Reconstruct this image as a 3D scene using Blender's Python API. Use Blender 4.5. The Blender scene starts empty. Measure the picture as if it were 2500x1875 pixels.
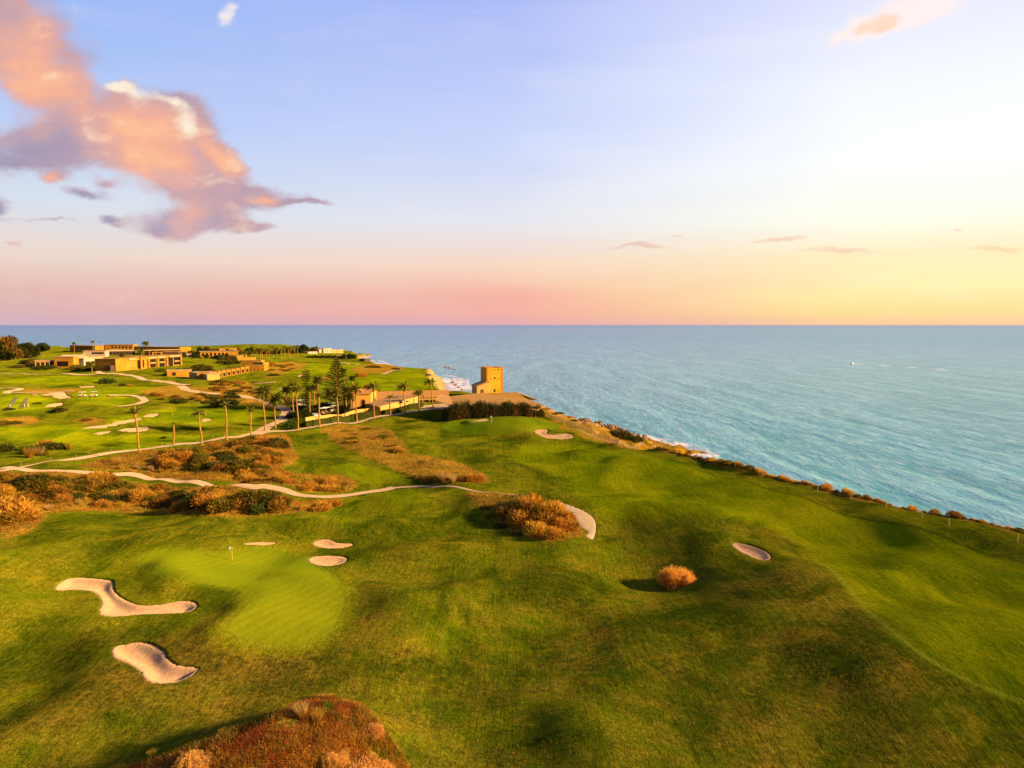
import bpy, math, random
import numpy as np
from mathutils import Vector
sc = bpy.context.scene
C = sc.collection
R = math.radians

# ------------------------------------------------------------------ camera
F = 1735.0; CAMZ = 48.0; PITCH = math.atan((937.5-793)/F)
cam = bpy.data.cameras.new("camera"); co = bpy.data.objects.new("camera", cam); C.objects.link(co)
co.location = (0, 0, CAMZ); co.rotation_euler = (R(90)-PITCH, 0, 0)
cam.sensor_width = 36; cam.lens = 36*F/2500; cam.clip_start = 1; cam.clip_end = 200000
sc.camera = co

def ray(px, py):
    dx = (px-1250)/F; dy = -(py-937.5)/F
    c, s = math.cos(PITCH), math.sin(PITCH)
    return (dx, c+dy*s, -s+dy*c)
def unp(px, py, z):
    r = ray(px, py); t = (z-CAMZ)/r[2]
    return (r[0]*t, r[1]*t)

# ------------------------------------------------------------------ sun, exposure
SUN_AZ, SUN_EL = 101.0, 19.0          # degrees to the right of the view, above the horizon
sun = bpy.data.lights.new("sun", 'SUN'); so = bpy.data.objects.new("sun", sun); C.objects.link(so)
sun.energy = 5.0; sun.angle = R(4.0); sun.color = (1.0, 0.68, 0.30)
sd = Vector((math.sin(R(SUN_AZ))*math.cos(R(SUN_EL)), math.cos(R(SUN_AZ))*math.cos(R(SUN_EL)), math.sin(R(SUN_EL))))
so.rotation_euler = sd.to_track_quat('Z', 'Y').to_euler()
sc.view_settings.view_transform = 'Standard'; sc.view_settings.look = 'None'
sc.view_settings.exposure = 1.1; sc.view_settings.gamma = 1.0

# ------------------------------------------------------------------ node helper
class N:
    def __init__(s, tree): s.t = tree; s.n = tree.nodes; s.l = tree.links
    def new(s, typ, ins={}, **kw):
        n = s.n.new(typ)
        for k, v in kw.items(): setattr(n, k, v)
        for k, v in ins.items(): s.put(n.inputs[k], v)
        return n
    def put(s, sock, v):
        if isinstance(v, bpy.types.NodeSocket): s.l.new(v, sock)
        else:
            if sock.type == 'RGBA' and len(v) == 3: v = (*v, 1)
            sock.default_value = v
    def m(s, op, a, b=0.0, c=0.0, clamp=False):
        n = s.new('ShaderNodeMath', {0: a, 1: b, 2: c}, operation=op); n.use_clamp = clamp
        return n.outputs[0]
    def v(s, op, a, b=(0, 0, 0)):
        n = s.new('ShaderNodeVectorMath', {0: a, 1: b}, operation=op)
        return n.outputs['Value'] if op in ('DOT_PRODUCT', 'LENGTH') else n.outputs[0]
    def noise(s, vec, scale, detail=3, rough=0.5, dist=0.0, out=0):
        return s.new('ShaderNodeTexNoise', {'Vector': vec, 'Scale': scale, 'Detail': detail, 'Roughness': rough, 'Distortion': dist}).outputs[out]
    def rng(s, x, a, b, c=0.0, d=1.0, smooth=False):
        n = s.new('ShaderNodeMapRange', {0: x, 1: a, 2: b, 3: c, 4: d}); n.interpolation_type = 'SMOOTHSTEP' if smooth else 'LINEAR'
        return n.outputs[0]
    def mix(s, f, a, b, mode='MIX'):
        n = s.new('ShaderNodeMix', {0: f, 6: a, 7: b}, data_type='RGBA', blend_type=mode)
        return n.outputs[2]
    def ramp(s, x, stops):
        n = s.new('ShaderNodeValToRGB', {0: x}); e = n.color_ramp.elements
        while len(e) < len(stops): e.new(0.5)
        for q, (p, c) in zip(e, stops): q.position = p; q.color = (*c, 1)
        return n.outputs[0]
    def maps(s, vec, scale=(1, 1, 1), rot=(0, 0, 0), loc=(0, 0, 0), typ='POINT'):
        return s.new('ShaderNodeMapping', {'Vector': vec, 'Scale': scale, 'Rotation': rot, 'Location': loc}, vector_type=typ).outputs[0]

def lin(r, g, b):
    f = lambda c: c/12.92 if c <= 0.04045 else ((c+0.055)/1.055)**2.4
    return (f(r/255), f(g/255), f(b/255))

# ------------------------------------------------------------------ world
def make_world():
    w = bpy.data.worlds.new("World"); sc.world = w; w.use_nodes = True
    t = N(w.node_tree); t.n.clear()
    tc = t.new('ShaderNodeTexCoord').outputs['Generated']
    xyz = t.new('ShaderNodeSeparateXYZ', {0: tc}).outputs
    el = t.m('ARCSINE', xyz[2]); az = t.m('ARCTAN2', xyz[0], xyz[1])
    def elv(y):                                 # photo row -> ramp position (0..0.5 rad)
        r = ray(1250, y); return max(0.0, math.atan2(r[2], r[1])/0.5)
    x = t.m('DIVIDE', el, 0.5, clamp=True)
    def rp(rows, top): return t.ramp(x, [(elv(y), lin(*c)) for y, c in rows]+[(1.0, lin(*top))])
    left = rp([(793, (210, 176, 192)), (760, (222, 178, 180)), (715, (228, 186, 178)), (650, (236, 214, 202)), (540, (216, 224, 236)), (350, (182, 204, 247)), (30, (146, 180, 246))], (108, 142, 220))
    mid = rp([(793, (228, 172, 176)), (765, (246, 176, 164)), (720, (248, 180, 160)), (650, (250, 214, 192)), (540, (232, 232, 240)), (350, (206, 216, 252)), (30, (180, 194, 250))], (128, 150, 226))
    right = rp([(793, (250, 200, 158)), (765, (254, 222, 150)), (715, (255, 238, 172)), (640, (253, 236, 190)), (560, (255, 254, 236)), (400, (253, 255, 255)), (250, (242, 246, 255)), (30, (224, 226, 253))], (178, 190, 238))
    back = rp([(793, (122, 108, 112)), (700, (128, 116, 122)), (560, (124, 120, 134)), (400, (112, 116, 140)), (300, (106, 112, 142)), (200, (100, 108, 142)), (30, (96, 106, 142))], (84, 96, 136))
    wv = t.noise(t.maps(tc, (2, 2, 14)), 1.6, 3)
    azw = t.m('ADD', az, t.m('MULTIPLY', t.m('SUBTRACT', wv, 0.5), 0.25))
    c = t.mix(t.rng(azw, R(-34), R(3), smooth=False), left, mid)
    c = t.mix(t.rng(azw, R(0), R(26)), c, right)
    # the side behind the camera is the dim blue side of the evening sky
    c = t.mix(t.rng(xyz[1], 0.35, -0.35, smooth=True), c, back)
    # sky dims and deepens to the zenith
    c = t.mix(t.rng(el, 0.55, 1.4), c, lin(62, 88, 160))
    # ---- clouds: fields laid out by direction on the sky
    yy = t.m('MAXIMUM', xyz[1], 0.05)
    P = t.new('ShaderNodeCombineXYZ', {0: t.m('DIVIDE', xyz[0], yy), 1: t.m('DIVIDE', xyz[2], yy), 2: 0.0}).outputs[0]
    wn = t.noise(t.maps(P, (1, 1.5, 1)), 7.0, 5, 0.6, out=1)
    Pw = t.v('ADD', P, t.v('MULTIPLY', t.v('SUBTRACT', wn, (0.5, 0.5, 0.5)), (0.085, 0.06, 0)))
    def blob(px, py, rx, ry, rot=0, amp=1.0, vec=None):
        r = ray(px, py); u, v = r[0]/r[1], r[2]/r[1]
        q = t.maps(vec or Pw, (rx/F, ry/F, 1), (0, 0, R(rot)), (u, v, 0), 'TEXTURE')
        g = t.m('POWER', 0.3679, t.v('DOT_PRODUCT', q, q))
        return g if amp == 1.0 else t.m('MULTIPLY', g, amp)
    def total(bl):
        s_ = None
        for b in bl:
            g = blob(*b); s_ = g if s_ is None else t.m('MAXIMUM', s_, g) if b[-1] == 'x' else t.m('ADD', s_, g)
        return s_
    dens = total([(20, 20, 105, 90), (70, 140, 125, 75), (130, 205, 95, 48), (200, 130, 60, 35, 0, .5), (310, 275, 120, 55), (300, 208, 30, 18, 0, .6), (440, 268, 28, 24, 0, .5), (400, 345, 120, 75, 8), (180, 330, 170, 55), (60, 368, 190, 45),
                  (455, 300, 60, 40, -35, .8), (545, 375, 75, 22, -35), (470, 445, 150, 46, -14), (620, 478, 130, 34, -5), (750, 496, 60, 8, 0, .8), (415, 535, 120, 34, 5), (520, 545, 95, 26, 0, .8),
                  (620, 563, 65, 9, 0, .9), (140, 428, 36, 16, 0, .75), (205, 475, 50, 16, -10, .75), (250, 538, 32, 11, 0, .8), (5, 495, 36, 30, 0, .9), (262, 450, 30, 13, 0, .6), (110, 540, 100, 6, -3, .6)])
    n1 = t.noise(t.maps(P, (1, 1.45, 1)), 11.0, 9, 0.6, 0.35)
    dens = t.m('MINIMUM', dens, 0.98)
    dn = t.m('ADD', t.m('MULTIPLY', dens, 1.12), t.m('MULTIPLY', t.m('SUBTRACT', n1, 0.52), 1.9))
    a = t.m('MULTIPLY', t.rng(dn, 0.10, 0.95, smooth=True), t.rng(dens, 0.12, 0.34))
    warm = total([(130, 205, 120, 60), (60, 110, 120, 90, 0, .75), (330, 300, 100, 50, 0, .7), (400, 390, 90, 60), (540, 375, 80, 20, -35), (330, 350, 90, 60, 0, .6), (660, 488, 40, 14), (470, 525, 45, 36, 0, .7), (300, 420, 60, 20, 0, .3), (130, 425, 30, 14, 0, .8)])
    lit = t.m('ADD', t.m('MULTIPLY', t.m('SUBTRACT', t.noise(t.maps(P, (1, 1.7, 1)), 13.0, 3, 0.5), t.noise(t.v('ADD', t.maps(P, (1, 1.7, 1)), (-0.02, -0.02, 0)), 13.0, 3, 0.5)), 1.2), t.m('MULTIPLY', t.m('SUBTRACT', n1, 0.5), 1.3))
    cream = total([(340, 226, 60, 15, -20), (425, 262, 45, 17, -30), (287, 206, 24, 12), (455, 318, 22, 30, 0, .7), (140, 160, 60, 34, 0, .35), (410, 400, 60, 30, 0, .3)])
    cc = t.mix(t.rng(t.m('ADD', warm, lit), -0.1, 1.0), lin(184, 158, 176), lin(250, 178, 146))
    cc = t.mix(t.rng(t.m('ADD', t.m('MULTIPLY', warm, 0.55), lit), 0.45, 1.2), cc, lin(254, 206, 150))
    cc = t.mix(t.rng(t.m('ADD', cream, t.m('MULTIPLY', lit, 1.7)), 0.25, 1.15), cc, lin(255, 238, 214))
    grey = total([(40, 375, 150, 40), (5, 500, 50, 40), (210, 480, 70, 20), (250, 538, 40, 14), (400, 548, 60, 22, 0, .7), (150, 330, 60, 30, 0, .5)])
    cc = t.mix(t.m('MULTIPLY', t.rng(grey, 0.25, 0.9), 0.85), cc, lin(160, 150, 178))
    c = t.mix(t.m('MULTIPLY', a, t.rng(xyz[1], 0.1, 0.3)), c, cc)
    # small cloud upper right
    d2 = total([(2160, 66, 85, 30, 25), (2260, 14, 90, 38, 20), (2100, 50, 26, 20, 0, .6), (2060, 92, 50, 9, 12, .6), (540, 30, 22, 16, 0, .55), (560, 5, 20, 12, 0, .55)])
    a2 = t.rng(t.m('ADD', d2, t.m('MULTIPLY', t.m('SUBTRACT', n1, 0.5), 1.1)), 0.12, 0.7, smooth=True)
    c = t.mix(t.m('MULTIPLY', a2, 0.92), c, t.mix(t.rng(t.m('ADD', lit, blob(2150, 70, 70, 40, 20)), 0.55, 0.95), lin(255, 240, 236), lin(255, 216, 186)))
    # thin streaks low over the horizon
    d3 = total([(1548, 610, 95, 8, 2), (1650, 580, 26, 4), (1905, 592, 70, 8), (2050, 617, 110, 9), (2420, 611, 110, 10), (1700, 633, 90, 5, 0, .5), (2335, 560, 16, 4), (1330, 620, 90, 5, 0, .4), (30, 590, 40, 5, 0, .9), (150, 700, 200, 8, 0, .5)])
    a3 = t.rng(t.m('ADD', d3, t.m('MULTIPLY', t.m('SUBTRACT', n1, 0.5), 0.9)), 0.3, 1.1, smooth=True)
    c = t.mix(t.m('MULTIPLY', a3, 0.55), c, t.mix(t.rng(az, R(0), R(34)), lin(222, 160, 165), lin(246, 186, 152)))
    # faint cirrus veil
    vn = t.noise(t.maps(P, (1.2, 5, 1), (0, 0, 0.25)), 3.5, 6, 0.65)
    c = t.mix(t.m('MULTIPLY', t.rng(vn, 0.5, 0.8), 0.16), c, lin(255, 236, 232))
    bg = t.new('ShaderNodeBackground', {0: c, 1: t.m('MULTIPLY', 0.455, t.m('ADD', 1.0, t.m('MULTIPLY', t.rng(az, R(4), R(38)), 0.05)))})
    sky = t.new('ShaderNodeTexSky', sky_type='NISHITA', sun_disc=False, sun_elevation=R(SUN_EL), sun_rotation=R(SUN_AZ))
    b2 = t.new('ShaderNodeBackground', {0: sky.outputs[0], 1: 0.003})
    ad = t.new('ShaderNodeAddShader', {0: bg.outputs[0], 1: b2.outputs[0]})
    o = t.new('ShaderNodeOutputWorld', {0: ad.outputs[0]})
    w.cycles.sampling_method = 'MANUAL'; w.cycles.sample_map_resolution = 512
make_world()

# ------------------------------------------------------------------ tagging and mesh helpers
def tag(o, label=None, cat=None, group=None, kind=None):
    if label: o['label'] = label
    if cat: o['category'] = cat
    if group: o['group'] = group
    if kind: o['kind'] = kind
    return o
def empty(name, loc, rz=0, **kw):
    o = bpy.data.objects.new(name, None); C.objects.link(o); o.location = loc; o.rotation_euler = (0, 0, rz)
    o.empty_display_size = 0.5
    return tag(o, **kw)
def rawmesh(name, V, Fc, mat=None, smooth=False):
    V = np.asarray(V, np.float32).reshape(-1, 3); Fc = np.asarray(Fc, np.int32); k = Fc.shape[1]
    me = bpy.data.meshes.new(name)
    me.vertices.add(len(V)); me.vertices.foreach_set('co', V.ravel())
    me.loops.add(Fc.size); me.loops.foreach_set('vertex_index', Fc.ravel())
    me.polygons.add(len(Fc)); me.polygons.foreach_set('loop_start', np.arange(0, Fc.size, k, dtype=np.int32))
    me.polygons.foreach_set('loop_total', np.full(len(Fc), k, np.int32))
    if smooth: me.polygons.foreach_set('use_smooth', np.ones(len(Fc), bool))
    me.update(calc_edges=True)
    if mat: me.materials.append(mat)
    return me
def link(name, me, parent=None, loc=None):
    o = bpy.data.objects.new(name, me); C.objects.link(o)
    if parent: o.parent = parent
    if loc is not None: o.location = loc
    return o
def setattr3(me, name, arr):
    a = me.attributes.new(name, 'FLOAT_COLOR', 'POINT')
    q = np.ones((len(arr), 4), np.float32); q[:, :arr.shape[1]] = arr
    a.data.foreach_set('color', q.ravel())

# ------------------------------------------------------------------ numeric noise
def _h(ix, iy, s):
    n = (ix.astype(np.int64)*374761393+iy.astype(np.int64)*668265263+s*1274126177) & 0x7fffffff
    n = ((n ^ (n >> 13))*1103515245+12345) & 0x7fffffff
    n = ((n ^ (n >> 15))*1274126177) & 0x7fffffff
    return (n & 0xffff)/65535.0
def vnoise(x, y, s=0):
    xi = np.floor(x); yi = np.floor(y); u = x-xi; v = y-yi
    u = u*u*u*(u*(u*6-15)+10); v = v*v*v*(v*(v*6-15)+10)
    a, b, c, d = _h(xi, yi, s), _h(xi+1, yi, s), _h(xi, yi+1, s), _h(xi+1, yi+1, s)
    return (a*(1-u)+b*u)*(1-v)+(c*(1-u)+d*u)*v-0.5
def fbm(x, y, s=0, o=3):
    r = 0; a = 1.0
    for k in range(o):
        r = r+a*vnoise(x*2**k+17.3*k, y*2**k+9.1*k, s+k); a *= 0.5
    return r
def sstep(a, b, x):
    t = np.clip((x-a)/(b-a), 0, 1); return t*t*(3-2*t)
def seg_dist(x, y, poly, closed=True, vals=None):
    P = np.asarray(poly, float); n = len(P); best = np.full(x.shape, 1e18); bv = np.zeros(x.shape)
    for i in range(n if closed else n-1):
        a = P[i]; b = P[(i+1) % n]; d = b-a; L = d@d+1e-12
        t = np.clip(((x-a[0])*d[0]+(y-a[1])*d[1])/L, 0, 1)
        q = (x-a[0]-t*d[0])**2+(y-a[1]-t*d[1])**2
        m = q < best; best = np.where(m, q, best)
        if vals is not None: bv = np.where(m, vals[i]*(1-t)+vals[(i+1) % n]*t, bv)
    return (np.sqrt(best), bv) if vals is not None else np.sqrt(best)
def inside(x, y, poly):
    P = np.asarray(poly, float); r = np.zeros(x.shape, bool); j = len(P)-1
    for i in range(len(P)):
        xi, yi = P[i]; xj, yj = P[j]
        if yi != yj:
            c = ((yi > y) != (yj > y)) & (x < (xj-xi)*(y-yi)/(yj-yi)+xi); r ^= c
        j = i
    return r
def sdf(x, y, poly):                     # positive inside
    d = seg_dist(x, y, poly); return np.where(inside(x, y, poly), d, -d)
def smooth_poly(pts, k=3, closed=True):  # Catmull-Rom
    P = np.asarray(pts, float); n = len(P); out = []
    rg = range(n) if closed else range(n-1)
    for i in rg:
        if closed: p0, p1, p2, p3 = P[i-1], P[i], P[(i+1) % n], P[(i+2) % n]
        else: p0, p1, p2, p3 = P[max(i-1, 0)], P[i], P[i+1], P[min(i+2, n-1)]
        for j in range(k):
            t = j/k
            out.append(0.5*((2*p1)+(-p0+p2)*t+(2*p0-5*p1+4*p2-p3)*t*t+(-p0+3*p1-3*p2+p3)*t**3))
    if not closed: out.append(P[-1])
    return np.array(out)

# ------------------------------------------------------------------ coast
COAST = [(3600, 1640, 12, 8), (2500, 1322, 12, 8), (2350, 1281, 12, 8), (2200, 1243, 12, 8), (2045, 1209, 12, 8), (1880, 1167, 12, 8), (1750, 1131, 12, 8), (1640, 1099, 12, 9), (1600, 1092, 12, 14),
         (1530, 1087, 12, 34), (1440, 1062, 12, 48), (1385, 1036, 12, 48), (1335, 1012, 12, 44), (1318, 996, 12, 38), (1300, 978, 12, 26), (1265, 968, 12, 16), (1228, 961, 12, 12), (1130, 958, 12, 12), (1088, 957, 12, 16),
         (1064, 942, 12, 15), (1044, 922, 12, 15), (1038, 906, 11.5, 15), (1047, 896, 11, 12), (1010, 893, 10, 15), (960, 893, 8, 12), (928, 890, 6, 14), (903, 884, 4, 12), (880, 878, 3, 10), (864, 872, 2.5, 8), (886, 868, 2, 4),
         (903, 867, 1.5, 3), (880, 864.5, 2, 4), (835, 861, 4, 8), (800, 857, 8, 20), (760, 851, 10, 20), (650, 848, 12, 20), (540, 846, 12, 30), (330, 847, 12, 30), (180, 845, 12, 30), (0, 842, 12, 30), (-500, 840, 12, 30), (-2500, 838, 12, 30)]
CW = [unp(a, b, z) for a, b, z, r in COAST]; CR = [r for *_, r in COAST]
CPOLY = CW+[(-5000, 2000), (-5000, -900), (2000, -900)]; CRUN = np.array(CR+[20, 20, 8], float)

# ------------------------------------------------------------------ terrain
# mounds: (px, py, rx m, ry m, rot deg, height)
MOUNDS = [
 (640, 1460, 13, 11, 20, 1.0), (385, 1400, 5, 4, -15, 0.75), (470, 1432, 5, 4, -25, 0.55), (545, 1455, 5, 4, -25, 0.4), (330, 1505, 8, 3, 0, 0.5), (500, 1590, 4.5, 4, -20, 0.45), (800, 1430, 8, 6, 0, 0.5), (60, 1490, 9, 6, 0, 1.5), (-80, 1400, 12, 10, 0, 1.0),
 (1075, 1520, 7, 12, -15, 1.9), (930, 1470, 4, 5, 0, .6), (860, 1300, 9, 4, 0, .6), (560, 1300, 16, 3.5, 8, .7), (960, 1640, 6, 6, 0, 0.6), (1010, 1345, 12, 5, 10, 1.1), (1200, 1440, 10, 5, 0, 0.6), (1400, 1620, 9, 12, 30, 0.9),
 (620, 1330, 10, 4, 0, 0.5), (720, 1290, 9, 4, 0, 0.6), (900, 1285, 10, 5, 0, 1.3), (1000, 1500, 6, 5, 0, 0.6),
 (1735, 1335, 10, 12, 20, 1.5), (1700, 1275, 16, 7, -10, 1.5), (2010, 1440, 12, 14, 35, 0.5), (1820, 1500, 11, 9, 30, 0.8), (1560, 1290, 10, 4, 0, -0.9), (1620, 1400, 8, 6, 0, -0.8), (2150, 1660, 9, 9, 30, 1.0),
 (2330, 1470, 14, 8, 20, -0.9), (2400, 1560, 12, 6, 20, 0.8), (2200, 1380, 14, 8, 20, 0.6), (2100, 1440, 12, 6, 20, 0.5), (2450, 1430, 12, 8, 0, 0.5),
 (1320, 1255, 9, 6, -10, 2.2), (1200, 1240, 10, 7, 0, 0.8), (1500, 1240, 12, 6, 0, 0.6), (1750, 1900, 10, 6, 30, 0.9), (1350, 1850, 7, 6, 30, 0.6),
 (1250, 1042, 20, 16, 0, 1.9), (1330, 1070, 12, 8, 0, 0.8), (1080, 1060, 12, 9, 0, -1.2), (1240, 1075, 18, 8, 0, -0.5), (1280, 1140, 16, 9, 0, 1.5), (1120, 1110, 12, 7, 0, -0.5), (1450, 1150, 16, 10, 0, 0.5), (980, 1060, 10, 8, 0, .8),
 (880, 1085, 10, 9, 20, 1.1), (820, 1060, 9, 7, 20, 0.9), (1130, 1170, 10, 5, 0, 0.9), (640, 1085, 10, 8, 0, 1.0), (560, 1120, 14, 9, 0, 1.3), (450, 1140, 12, 7, 0, 1.1), (250, 1180, 14, 6, 0, 0.8),
 (600, 1205, 9, 4, 0, 0.8), (120, 1195, 14, 6, 0, 0.8), (20, 1250, 7, 5, 0, 1.6), (760, 1180, 8, 4, 0, 0.7), (560, 1240, 9, 4, 0, 0.9),
 (820, 1900, 6.5, 6.5, 0, 3.0), (640, 1930, 6.5, 6, 0, 1.8), (900, 1850, 4, 6, 25, 1.0), (700, 1830, 5, 4.5, 0, 0.9), (450, 1950, 5, 5, 0, 1.3),
 (160, 930, 50, 18, 0, 1.8), (420, 935, 45, 14, 0, 1.5), (300, 1035, 18, 9, 0, 1.0), (450, 1010, 25, 9, 0, 1.4), (240, 1000, 30, 9, 0, 1.0), (110, 1010, 30, 8, 0, -1.0), (700, 930, 40, 18, 0, 1.6), (900, 925, 40, 16, 0, 1.4), (620, 985, 30, 12, 0, 1.2),
 (150, 860, 60, 40, 0, 5), (300, 862, 70, 45, 0, 5), (400, 880, 50, 30, 0, 3.5), (520, 868, 60, 40, 0, 4), (40, 870, 70, 50, 0, 4), (560, 850, 120, 40, 0, 5), (700, 852, 90, 30, 0, 5),
 (885, 872, 110, 55, 0, -7.5), (930, 885, 60, 40, 0, -3.5), (840, 866, 60, 30, 0, -2), (1000, 893, 40, 30, 0, -2), (520, 905, 50, 16, 0, 2.0)]
MW = []
for px, py, rx, ry, rot, h in MOUNDS:
    x, y = unp(px, py, 12); MW.append((x, y, rx, ry, R(rot), h*(1.65 if py > 1110 and py < 1800 else 1.0)))
def H_in(x, y):
    z = np.full(x.shape, 12.0)
    d = np.sqrt(x*x+y*y)
    far = sstep(150, 500, d)
    z += 3.4*fbm(x/26+3.1, y/34+1.7, 11, 3)*(0.85-0.45*far)+1.35*vnoise(x/10.0, y/13.0, 31)*(1-far)+0.16*vnoise(x/3.1, y/4.1, 41)*(1-sstep(60, 200, d))
    z += 2.4*far*fbm(x/120, y/90, 21, 2)
    for mx, my, rx, ry, rot, h in MW:
        c, s = math.cos(rot), math.sin(rot)
        R_ = 3.2*max(rx, ry); m = (np.abs(x-mx) < R_) & (np.abs(y-my) < R_)
        if not m.any(): continue
        u = x[m]-mx; v = y[m]-my; a = (u*c+v*s)/rx; b = (-u*s+v*c)/ry
        z[m] += h*np.exp(-(a*a+b*b))
    return z

NAZ = 1440; AZ0, AZ1 = R(-52), R(52)
drops = np.concatenate([np.linspace(3600, 1400, 200, endpoint=False), np.linspace(1400, 40, 860, endpoint=False), np.linspace(40, 24, 16)])
DD = 36*F/drops                          # distances of the rows, about one picture row each
AZ = np.linspace(AZ0, AZ1, NAZ)
GD, GA = np.meshgrid(DD, AZ, indexing='ij')
GX = GD*np.sin(GA); GY = GD*np.cos(GA)
Z0 = H_in(GX, GY)
cd, crun = seg_dist(GX, GY, CPOLY, vals=CRUN); cin = inside(GX, GY, CPOLY)
out = np.where(cin, 0.0, cd)
jag = 1+0.35*vnoise(GX/7, GY/7, 71)+0.2*vnoise(GX/2.5, GY/2.5, 72)
s_ = out/(crun*jag)
prof = np.where(crun > 20, np.clip(1-1.25*np.clip(s_, 0, 1)+0.25*np.clip(s_, 0, 1)**2, 0, 1), 1-sstep(0, 1, s_))
prof = np.where(s_ > 0, prof, 1.0)
ero = 1.3*fbm(GX/6, GY/6, 75, 3)*np.clip(s_*5, 0, 1)*np.clip(prof*4, 0, 1)
sx_, sy_ = unp(888, 872, 3); wsp = np.clip(1.6*np.exp(-(((GX-sx_-0.0)/75)**2+((GY-sy_)/190)**2)), 0, 1); Z0 = Z0*(1-wsp)+wsp*np.minimum(Z0, 2.2+0.12*(Z0-2))
Z0 = Z0*prof+ero-np.clip(s_-1, 0, 1.5)*2.5
def gidx(x, y):
    x = np.asarray(x, float); y = np.asarray(y, float)
    d = np.clip(np.sqrt(x*x+y*y), DD[0], DD[-1]-.01); a = np.clip(np.arctan2(x, y), AZ0, AZ1-1e-6)
    i = np.clip(np.searchsorted(DD, d)-1, 0, len(DD)-2); fi = (d-DD[i])/(DD[i+1]-DD[i])
    q = (a-AZ0)/(AZ1-AZ0)*(NAZ-1); j = q.astype(int); fj = q-j
    return i, fi, j, fj
def samp(Z, x, y):
    i, fi, j, fj = gidx(x, y)
    return (Z[i, j]*(1-fj)+Z[i, j+1]*fj)*(1-fi)+(Z[i+1, j]*(1-fj)+Z[i+1, j+1]*fj)*fi
def hit(px, py, Z=None):
    """world point where the ray through a photo position meets the ground"""
    Z = Z0 if Z is None else Z
    r = ray(px, py); a = math.atan2(r[0], r[1]); hd = math.hypot(r[0], r[1]); sl = r[2]/hd
    q = (min(max(a, AZ0), AZ1-1e-6)-AZ0)/(AZ1-AZ0)*(NAZ-1); j = int(q); fj = q-j
    col = Z[:, j]*(1-fj)+Z[:, j+1]*fj; dz = (CAMZ+DD*sl)-col
    k = np.argmax(dz < 0)
    if dz[k] >= 0: k = len(DD)-1
    k = max(k, 1); t = dz[k-1]/(dz[k-1]-dz[k]+1e-12); t = min(max(t, 0), 1)
    d = DD[k-1]+t*(DD[k]-DD[k-1]); return np.array([d*math.sin(a), d*math.cos(a), CAMZ+d*sl])
def hitp(pts): return np.array([hit(a, b)[:2] for a, b in pts])

# ------------------------------------------------------------------ ground masks
def dec(s, ox=0, oy=0, k=1.0): return [(ox+a/k, oy+b/k) for a, b in s]
def maskpoly(pts, soft, sm=3, grid=None, wob=0.0):
    P = smooth_poly(hitp(pts), sm); out = np.zeros(GX.shape)
    mn = P.min(0)-soft*2-1; mx = P.max(0)+soft*2+1
    m = (GX > mn[0]) & (GX < mx[0]) & (GY > mn[1]) & (GY < mx[1])
    x, y = GX[m], GY[m]; s = sdf(x, y, P)
    if wob: s = s+wob*fbm(x/(wob*5), y/(wob*5), 91, 3)
    out[m] = sstep(-soft, soft, s); return out, P
G_ = lambda *p: list(p)
c3 = lambda s: dec(s, 0, 1080, 2.458)
GREEN1 = [(346, 1365), (390, 1344), (460, 1342), (530, 1352), (580, 1345), (640, 1338), (705, 1350), (765, 1376), (812, 1408), (838, 1440), (842, 1472), (828, 1512), (802, 1546), (768, 1568), (715, 1578), (651, 1572), (602, 1562), (561, 1543), (557, 1523), (582, 1499), (594, 1466), (578, 1442), (529, 1430), (448, 1412), (372, 1390)]
COLLAR = [(0, 1455), (60, 1410), (200, 1370), (330, 1335), (460, 1322), (600, 1325), (720, 1335), (830, 1380), (880, 1440), (860, 1520), (810, 1575), (720, 1600), (600, 1585), (480, 1545), (400, 1535), (300, 1555), (180, 1570), (90, 1565), (10, 1535), (-60, 1500)]
GREEN2 = [(1100, 1028), (1170, 1020), (1250, 1020), (1330, 1026), (1370, 1040), (1330, 1050), (1240, 1062), (1140, 1058), (1080, 1045)]
FAIR1 = [(2900, 1475), (2500, 1372), (2100, 1265), (1850, 1185), (1700, 1145), (1560, 1108), (1450, 1085), (1330, 1085), (1250, 1100), (1300, 1140), (1380, 1180), (1440, 1235), (1560, 1262), (1700, 1262), (1820, 1275), (1940, 1315), (2000, 1375), (2090, 1460), (2200, 1560), (2330, 1645), (2500, 1716), (2900, 1830)]
TEES = [[(800, 1140), (870, 1130), (985, 1158), (970, 1176), (890, 1180)], [(935, 1200), (1010, 1192), (1040, 1212), (1050, 1225), (960, 1236)]]
FAIR_FAR = [[(0, 1070), (0, 1045), (200, 1040), (300, 1060), (420, 1060), (560, 1060), (660, 1040), (640, 1070), (500, 1080), (330, 1100), (180, 1090)],
            [(250, 1022), (330, 1010), (460, 998), (600, 1000), (640, 1015), (560, 1035), (430, 1035), (300, 1032)], [(150, 965), (260, 945), (380, 945), (390, 955), (280, 968), (200, 975)],
            [(0, 960), (60, 955), (130, 965), (120, 1000), (0, 1000)], [(170, 985), (230, 965), (320, 970), (330, 985), (260, 995)], [(0, 925), (150, 918), (260, 922), (250, 936), (100, 938), (0, 935)],
            [(640, 950), (760, 925), (900, 915), (1040, 912), (1075, 950), (960, 955), (800, 955), (700, 965)], [(700, 905), (830, 890), (1000, 897), (1030, 905), (900, 912), (760, 915)], [(720, 890), (850, 884), (900, 890), (820, 898)]]
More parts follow.
